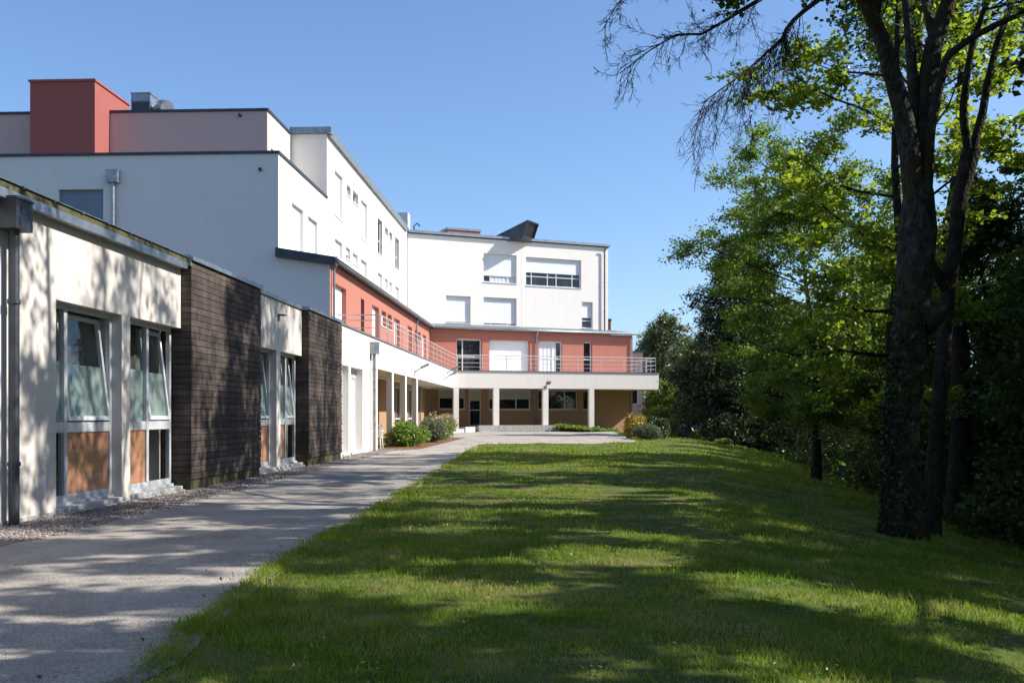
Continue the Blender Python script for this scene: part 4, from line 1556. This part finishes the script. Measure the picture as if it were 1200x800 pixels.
# ------------------------------------------------------------------ shrubs
def shrub(name, label, x, y, rx, ry, h, n, L, W, leaf, seed, flowers=None, nf=0, fl=.06, bias=.5, upright=0.0, cat='shrub', lumps=7):
    z0 = tz(x, y)
    t = thing(name, label, cat, (x, y, z0))
    rs = np.random.RandomState(seed)
    rg = random.Random(seed)
    cs = []
    mb = MB()
    for k in range(lumps):
        a = rg.uniform(0, 6.28)
        q = rg.uniform(0, .65) if k else 0
        zz = h * rg.uniform(.35, .68)
        c = (x + math.cos(a) * rx * q, y + math.sin(a) * ry * q, z0 + zz)
        s = rg.uniform(.42, .6) * (1 - .25 * q)
        cs.append((c, s))
        mb.tube([(x + math.cos(a) * rx * q * .3, y + math.sin(a) * ry * q * .3, z0 - .05), (c[0], c[1], c[2])], [.022, .008], 5)
    mb.build('stem', M['twig'], t)
    per = n // lumps
    C_ = []
    tops = []
    for (c, s) in cs:
        d = rs.randn(per, 3)
        d /= np.linalg.norm(d, axis=1)[:, None]
        rr = rs.uniform(.35, 1.08, per)[:, None] ** .5
        p = np.array(c) + d * rr * np.array([rx * s, ry * s, h * s])
        p = p[p[:, 2] > z0 + .02]
        C_.append(p)
        sel = p[(d[:len(p), 2] > -.2)] if len(p) == per else p
        tops.append(sel[rs.permutation(len(sel))[:max(1, nf // lumps)]])
    P = np.concatenate(C_)
    ax = None
    if upright:
        ax = np.tile(np.array([0, 0, upright]), (len(P), 1)) + rs.randn(len(P), 3) * .4
    np_mesh('foliage', leaf_verts(P, L, W, rs, bias, ax), 4, leaf, t)
    if flowers:
        Q = np.concatenate(tops) + rs.randn(sum(map(len, tops)), 3) * .02
        Q[:, 2] += .05
        Q = np.repeat(Q, 5, 0) + rs.randn(len(Q) * 5, 3) * fl * .6
        np_mesh('blossom', leaf_verts(Q, fl, fl * .8, rs, .4), 4, flowers, t)
    return t


shrub('green_shrub', 'rounded bright green shrub by the gallery columns on the left', -5.95, 38.4, 1.0, 1.5, .85, 6500, .11, .05, M['bush'], 1, lumps=10)
shrub('lavender_shrub', 'soft grey green bush between the bright green shrub and the pink flowers', -5.55, 42.3, .75, 1.2, .95, 4500, .15, .03, M['lav'], 2, upright=1.5)
shrub('flowering_shrub', 'green bush covered in pale pink flower heads near the corner column', -5.35, 45.6, .85, 1.5, 1.05, 5000, .11, .05, M['bush'], 3, M['pinkfl'], 260, .10, lumps=9)
shrub('flowering_shrub', 'yellow flowering bush with reddish tips beside the brown wall', 3.45, 47.4, .75, .8, 1.05, 3500, .10, .05, M['yellowfl'], 4, M['redfl'], 110, .09)
shrub('dark_shrub', 'dark green rounded bush right of the yellow flowering bush', 4.5, 47.6, .85, .8, .95, 4200, .10, .055, M['dkbush'], 5)
shrub('lavender_shrub', 'low grey green lavender clump in front of the dark round bush', 4.0, 45.2, 1.15, .7, .62, 4500, .16, .025, M['lav'], 6, upright=1.8)
shrub('lavender_shrub', 'upright pale lavender clump right of the dark round bush', 5.1, 48.4, .38, .4, .75, 1800, .16, .025, M['lav'], 16, upright=1.8)
shrub('flowering_shrub', 'yellow green bush with red topped shoots left of the blue van', 5.62, 50.0, .5, .5, .95, 2800, .11, .05, M['bush'], 7, M['redfl'], 90, .09)
shrub('yellow_shrub', 'small yellow green bush in front of the dark bin', 6.75, 49.4, .42, .42, .5, 1600, .12, .05, M['bush'], 8)
shrub('yellow_shrub', 'low light green plant on the lawn crest right of the bin', 7.95, 48.5, .5, .5, .3, 1300, .12, .05, M['bush'], 9)
# ground cover spilling down from the terrace
rs = np.random.RandomState(12)
n = 5200
t_ = rs.uniform(.26, 1, n)
gx = -1.4 + 5.2 * t_ + rs.randn(n) * .12
gy = 62.35 + 1.5 * t_ + rs.randn(n) * .28 - .25
gz = np.interp(t_, [0, .3, 1], [.62, .52, .16]) + np.abs(rs.randn(n)) * .08
tag(np_mesh('ground_cover', leaf_verts(np.stack([gx, gy, gz], 1), .15, .11, rs, .8), 4, M['bush']), kind='stuff')
bk = MB()
bk.hexa([(.05, 61.9, .02), (4.2, 63.2, .02), (4.2, 64.2, .02), (.05, 63.0, .02), (.05, 62.6, .60), (4.2, 63.8, .22), (4.2, 64.2, .22), (.05, 63.0, .60)])
tag(bk.build('planted_bank', M['mulch']), kind='structure')

# ------------------------------------------------------------------ van, bin, sign, chair
def van(x, y, z, rz):
    t = thing('parked_van', 'dark blue van parked in the lower car park beyond the bushes', 'van', (0, 0, 0))
    blue = simple('van_paint', (.016, .05, .16), .4, .1, .1, 1.0, spec=.35)
    vglass = simple('van_glass', (.01, .012, .014), .25, 0, .1, 1.0, spec=.25)
    prof = [(-2.1, .32), (2.15, .32), (2.2, .62), (2.1, .95), (1.35, 1.08), (.75, 1.75), (.5, 1.86), (-1.95, 1.86), (-2.12, 1.7), (-2.18, .9)]
    mb = MB()
    W = .88
    n = len(prof)
    for sy in (-1, 1):
        mb.v += [(px, sy * W * (.88 if pz > 1.2 else 1), pz) for px, pz in prof]
    mb.f.append(tuple(range(n)))
    mb.f.append(tuple(reversed(range(n, 2 * n))))
    for i in range(n):
        j = (i + 1) % n
        mb.f.append((j, i, n + i, n + j))
    mb.build('body', blue, t, bevel=.05)
    gl = MB()
    gl.hexa([(1.32, -.72, 1.13), (1.32, .72, 1.13), (1.30, .72, 1.13), (1.30, -.72, 1.13), (.82, -.68, 1.70), (.82, .68, 1.70), (.80, .68, 1.70), (.80, -.68, 1.70)])
    gl.build('windscreen', vglass, t)
    rw = MB()
    rw.box(-2.20, -2.15, -.66, .66, 1.15, 1.68)
    rw.build('rear_window', vglass, t)
    for sy in (-1, 1):
        for x0, x1 in ((-1.9, -.95), (-.85, .15), (.25, .95)):
            w = MB()
            w.box(x0, x1 if x1 < .9 else .8, sy * .80 - .02 + sy * .01, sy * .80 + .02 + sy * .01, 1.18, 1.66)
            w.build('side_window', vglass, t)
        for wx in (-1.3, 1.35):
            wh = MB()
            wh.tube([(wx, sy * .74, .33), (wx, sy * .92, .33)], .33, 18)
            w_o = wh.build('wheel', M['black'], t)
            r_ = MB()
            r_.tube([(wx, sy * .915, .33), (wx, sy * .93, .33)], .2, 14)
            r_.build('rim', M['zinc'], w_o)
        hl = MB()
        hl.box(2.12, 2.19, sy * .62 - .16, sy * .62 + .16, .68, .86)
        hl.build('headlight', M['plastic'], t)
        tl = MB()
        tl.box(-2.21, -2.16, sy * .76 - .08, sy * .76 + .08, .85, 1.3)
        tl.build('tail_light', simple('tail_lamp_red', (.3, .01, .01), .3), t)
    t.location = (x, y, z)
    t.rotation_euler = (0, 0, rz)


van(9.0, 72.4, tz(9.0, 72.4) + .02, R(-82))
z = tz(9.9, 66.8) + .02
t = thing('wheelie_bin', 'dark green rubbish container standing right of the blue van', 'bin', (9.9, 66.8, z))
dg = simple('bin_green', (.012, .03, .025), .5)
MB().hexa([(9.3, 66.4, z + .15), (10.5, 66.4, z + .15), (10.5, 67.2, z + .15), (9.3, 67.2, z + .15), (9.2, 66.3, z + 1.1), (10.6, 66.3, z + 1.1), (10.6, 67.3, z + 1.1), (9.2, 67.3, z + 1.1)]).build('container', dg, t, bevel=.03)
MB().hexa([(9.15, 66.25, z + 1.105), (10.65, 66.25, z + 1.105), (10.65, 67.35, z + 1.105), (9.15, 67.35, z + 1.105), (9.25, 66.35, z + 1.22), (10.55, 66.35, z + 1.22), (10.55, 67.25, z + 1.3), (9.25, 67.25, z + 1.3)]).build('lid', dg, t, bevel=.03)
for wx in (9.35, 10.45):
    MB().tube([(wx, 66.45, z + .1), (wx + .06, 66.45, z + .1)], .1, 12).build('wheel', M['black'], t)
t = thing('sign_post', 'small white sign board on a post by the dark bin', 'sign', (10.1, 68.5, tz(10.1, 68.5)))
z = tz(10.1, 68.5)
MB().tube([(10.1, 68.5, z), (10.1, 68.5, z + 2.15)], .05, 8).build('post', M['plastic'], t)
MB().box(9.88, 10.30, 68.41, 68.445, z + 1.45, z + 1.95).build('sign_board', M['plastic'], t)

cx, cy = -6.72, 36.15
cz = tz(cx, cy) + .006
t = thing('garden_chair', 'white plastic garden chair under the gallery beside the green shrub', 'chair', (cx, cy, cz))
mb = MB()
mb.hexa([(cx - .24, cy - .24, cz + .42), (cx + .24, cy - .24, cz + .42), (cx + .24, cy + .22, cz + .40), (cx - .24, cy + .22, cz + .40), (cx - .24, cy - .24, cz + .45), (cx + .24, cy - .24, cz + .45), (cx + .24, cy + .22, cz + .43), (cx - .24, cy + .22, cz + .43)])
mb.build('seat', M['plastic'], t, bevel=.012)
mb = MB()
for k in range(5):
    a = cx - .22 + k * .1
    mb.hexa([(a, cy + .20, cz + .44), (a + .05, cy + .20, cz + .44), (a + .05, cy + .225, cz + .44), (a, cy + .225, cz + .44), (a, cy + .30, cz + .82), (a + .05, cy + .30, cz + .82), (a + .05, cy + .325, cz + .82), (a, cy + .325, cz + .82)])
mb.hexa([(cx - .25, cy + .295, cz + .825), (cx + .26, cy + .295, cz + .825), (cx + .26, cy + .33, cz + .825), (cx - .25, cy + .33, cz + .825), (cx - .22, cy + .31, cz + .90), (cx + .23, cy + .31, cz + .90), (cx + .23, cy + .345, cz + .90), (cx - .22, cy + .345, cz + .90)])
mb.build('backrest', M['plastic'], t)
for sx in (-1, 1):
    for sy in (-1, 1):
        MB().tube([(cx + sx * .25, cy + sy * .24, cz), (cx + sx * .21, cy + sy * .2, cz + .415)], [.02, .028], 8).build('leg', M['plastic'], t)
    MB().tube([(cx + sx * .25, cy - .22, cz + .44), (cx + sx * .26, cy - .2, cz + .64), (cx + sx * .26, cy + .26, cz + .66)], .02, 6).build('armrest', M['plastic'], t)

# ------------------------------------------------------------------ gravel, grass, small things
rs = np.random.RandomState(21)


def pebbles(n, xa, xb, ya, yb, smin, smax, name, mat, edge=True):
    y = ya + (yb - ya) * rs.uniform(0, 1, n) ** 1.5
    xl, xr = -6.48, path_left(y) + .16 + rs.randn(n) * .05
    x = xl + (xr - xl) * rs.uniform(0, 1, n)
    s = rs.uniform(smin, smax, n)
    z = terrain(x, y) + s * .25
    octa = np.array([(1, 0, 0), (0, 1, 0), (-1, 0, 0), (0, -1, 0), (0, 0, .7), (0, 0, -.7)], float)
    F = np.array([(0, 1, 4), (1, 2, 4), (2, 3, 4), (3, 0, 4), (1, 0, 5), (2, 1, 5), (3, 2, 5), (0, 3, 5)])
    sh = rs.uniform(.6, 1.2, (n, 6, 1))
    a = rs.uniform(0, 6.28, n)
    v = octa[None] * sh * s[:, None, None]
    ca, sa = np.cos(a)[:, None], np.sin(a)[:, None]
    xx = v[:, :, 0] * ca - v[:, :, 1] * sa
    yy = v[:, :, 0] * sa + v[:, :, 1] * ca
    v = np.stack([xx + x[:, None], yy + y[:, None], v[:, :, 2] + z[:, None]], 2)
    me = bpy.data.meshes.new(name)
    fi = (F[None] + (np.arange(n) * 6)[:, None, None]).reshape(-1)
    me.vertices.add(n * 6)
    me.vertices.foreach_set('co', v.astype(np.float32).ravel())
    nf = n * 8
    me.loops.add(nf * 3)
    me.loops.foreach_set('vertex_index', fi.astype(np.int32))
    me.polygons.add(nf)
    me.polygons.foreach_set('loop_start', np.arange(nf, dtype=np.int32) * 3)
    me.polygons.foreach_set('loop_total', np.full(nf, 3, dtype=np.int32))
    me.update(calc_edges=True)
    me.materials.append(mat)
    o = bpy.data.objects.new(name, me)
    C.objects.link(o)
    return tag(o, kind='stuff')


pebbles(15000, -6.5, -5.6, 10, 36, .012, .03, 'pebbles', M['pebble'])

NZ = np.random.RandomState(77)
PH = NZ.uniform(0, 6.28, (10, 2))
KF = NZ.randn(10, 2) * np.array([1.1, 1.1])


def patch(x, y):      # smooth pseudo noise in -1..1
    v = 0
    for k in range(10):
        v = v + np.sin(KF[k, 0] * (1 + k * .6) * x + PH[k, 0]) * np.sin(KF[k, 1] * (1 + k * .6) * y + PH[k, 1])
    return v / 3.2


def grass(bands):
    out = []
    for (ya, yb, dens, hgt, wid) in bands:
        xa, xb = -3.5, 4.6 + .62 * yb
        xb = min(xb, 15)
        n = int((xb - xa) * (yb - ya) * dens)
        x, y = rs.uniform(xa, xb, n), rs.uniform(ya, yb, n)
        xs_ = x - .1 * np.clip(y - 14, -10, 45)
        vis = np.abs(x + .047 * y) < .53 * y + 1.2
        ok = (x > path_right(y) - rs.exponential(.07, n)) & vis & (xs_ < 9.5)
        pt = patch(x, y)
        ok &= rs.uniform(0, 1, n) < np.clip(.74 + .6 * pt, .10, 1)
        x, y, pt = x[ok], y[ok], pt[ok]
        ne = int((yb - ya) * dens * .30)
        ye = rs.uniform(ya, yb, ne)
        xe = path_right(ye) + rs.normal(.03, .07, ne)
        x, y, pt = np.concatenate([x, xe]), np.concatenate([y, ye]), np.concatenate([pt, patch(xe, ye)])
        n = len(x)
        z = terrain(x, y)
        edge = np.exp(-((x - path_right(y)) / .22) ** 2)
        h = hgt * rs.uniform(.45, 1.25, n) * (1 + .55 * pt) * (1 + .25 * edge)
        rough = np.clip((x - .1 * (y - 14) - 4.2) / 3, 0, 1)
        h = np.maximum(h, hgt * .25) * (1 + 1.3 * rough)
        tall = rs.uniform(0, 1, n) < .012
        h = np.where(tall, h * 2.0, h)
        a = rs.uniform(0, 6.28, n)
        dx, dy = np.cos(a), np.sin(a)
        b = rs.uniform(0, 6.28, n)
        ln = h * rs.uniform(.15, .8, n)
        w = wid * rs.uniform(.6, 1.3, n)
        v = np.empty((n, 4, 3))
        base = np.stack([x, y, z - .006], 1)
        sd = np.stack([dx * w, dy * w, 0 * w], 1)
        lean = np.stack([np.cos(b) * ln, np.sin(b) * ln, h], 1)
        v[:, 0] = base - sd * .5
        v[:, 1] = base + sd * .5
        v[:, 2] = base + lean * np.array([.55, .55, .62]) + sd * .38
        v[:, 3] = base + lean
        out.append(v.reshape(-1, 3))
    return np.concatenate(out)


tag(np_mesh('grass', grass([(3.6, 7, 4200, .034, .0055), (7, 11, 2300, .036, .008), (11, 18, 900, .040, .013), (18, 30, 330, .045, .022), (30, 46, 130, .052, .042), (46, 58, 70, .07, .06)]), 4, M['grass']), kind='stuff')
# clover patches between the blades
n = 26000
x, y = rs.uniform(-2.6, 9, n), 4.2 + rs.uniform(0, 1, n) ** 1.5 * 22
ok = (x > path_right(y) - rs.exponential(.08, n)) & (patch(x * .8 + 9, y * .8 - 4) > .32)
x, y = x[ok], y[ok]
cen = np.stack([x, y, terrain(x, y) + rs.uniform(.012, .035, len(x))], 1)
tag(np_mesh('clover', leaf_verts(cen, .024, .021, rs, 1.6), 4, M['bush']), kind='stuff')
# daisies and clover heads
n = 420
x, y = rs.uniform(-2.2, 7, n), 4.5 + rs.uniform(0, 1, n) ** 1.4 * 22
ok = (x > path_right(y) + .1) & (patch(x * 1.3 + 5, y) > .05)
x, y = x[ok], y[ok]
cen = np.stack([x, y, terrain(x, y) + rs.uniform(.035, .07, len(x))], 1)
cen = np.repeat(cen, 2, 0) + rs.randn(len(x) * 2, 3) * .003
tag(np_mesh('daisies', leaf_verts(cen, .014, .012, rs, 2.0), 4, M['plastic']), kind='stuff')
# dead leaves and weeds on the path edge
n = 70
y = 4.6 + rs.uniform(0, 1, n) ** 1.3 * 18
x = path_right(y) - np.abs(rs.randn(n)) * .35
cen = np.stack([x, y, terrain(x, y) + .022], 1)
tag(np_mesh('fallen_leaves', leaf_verts(cen, .035, .022, rs, 1.2), 4, M['mulch']), kind='stuff')
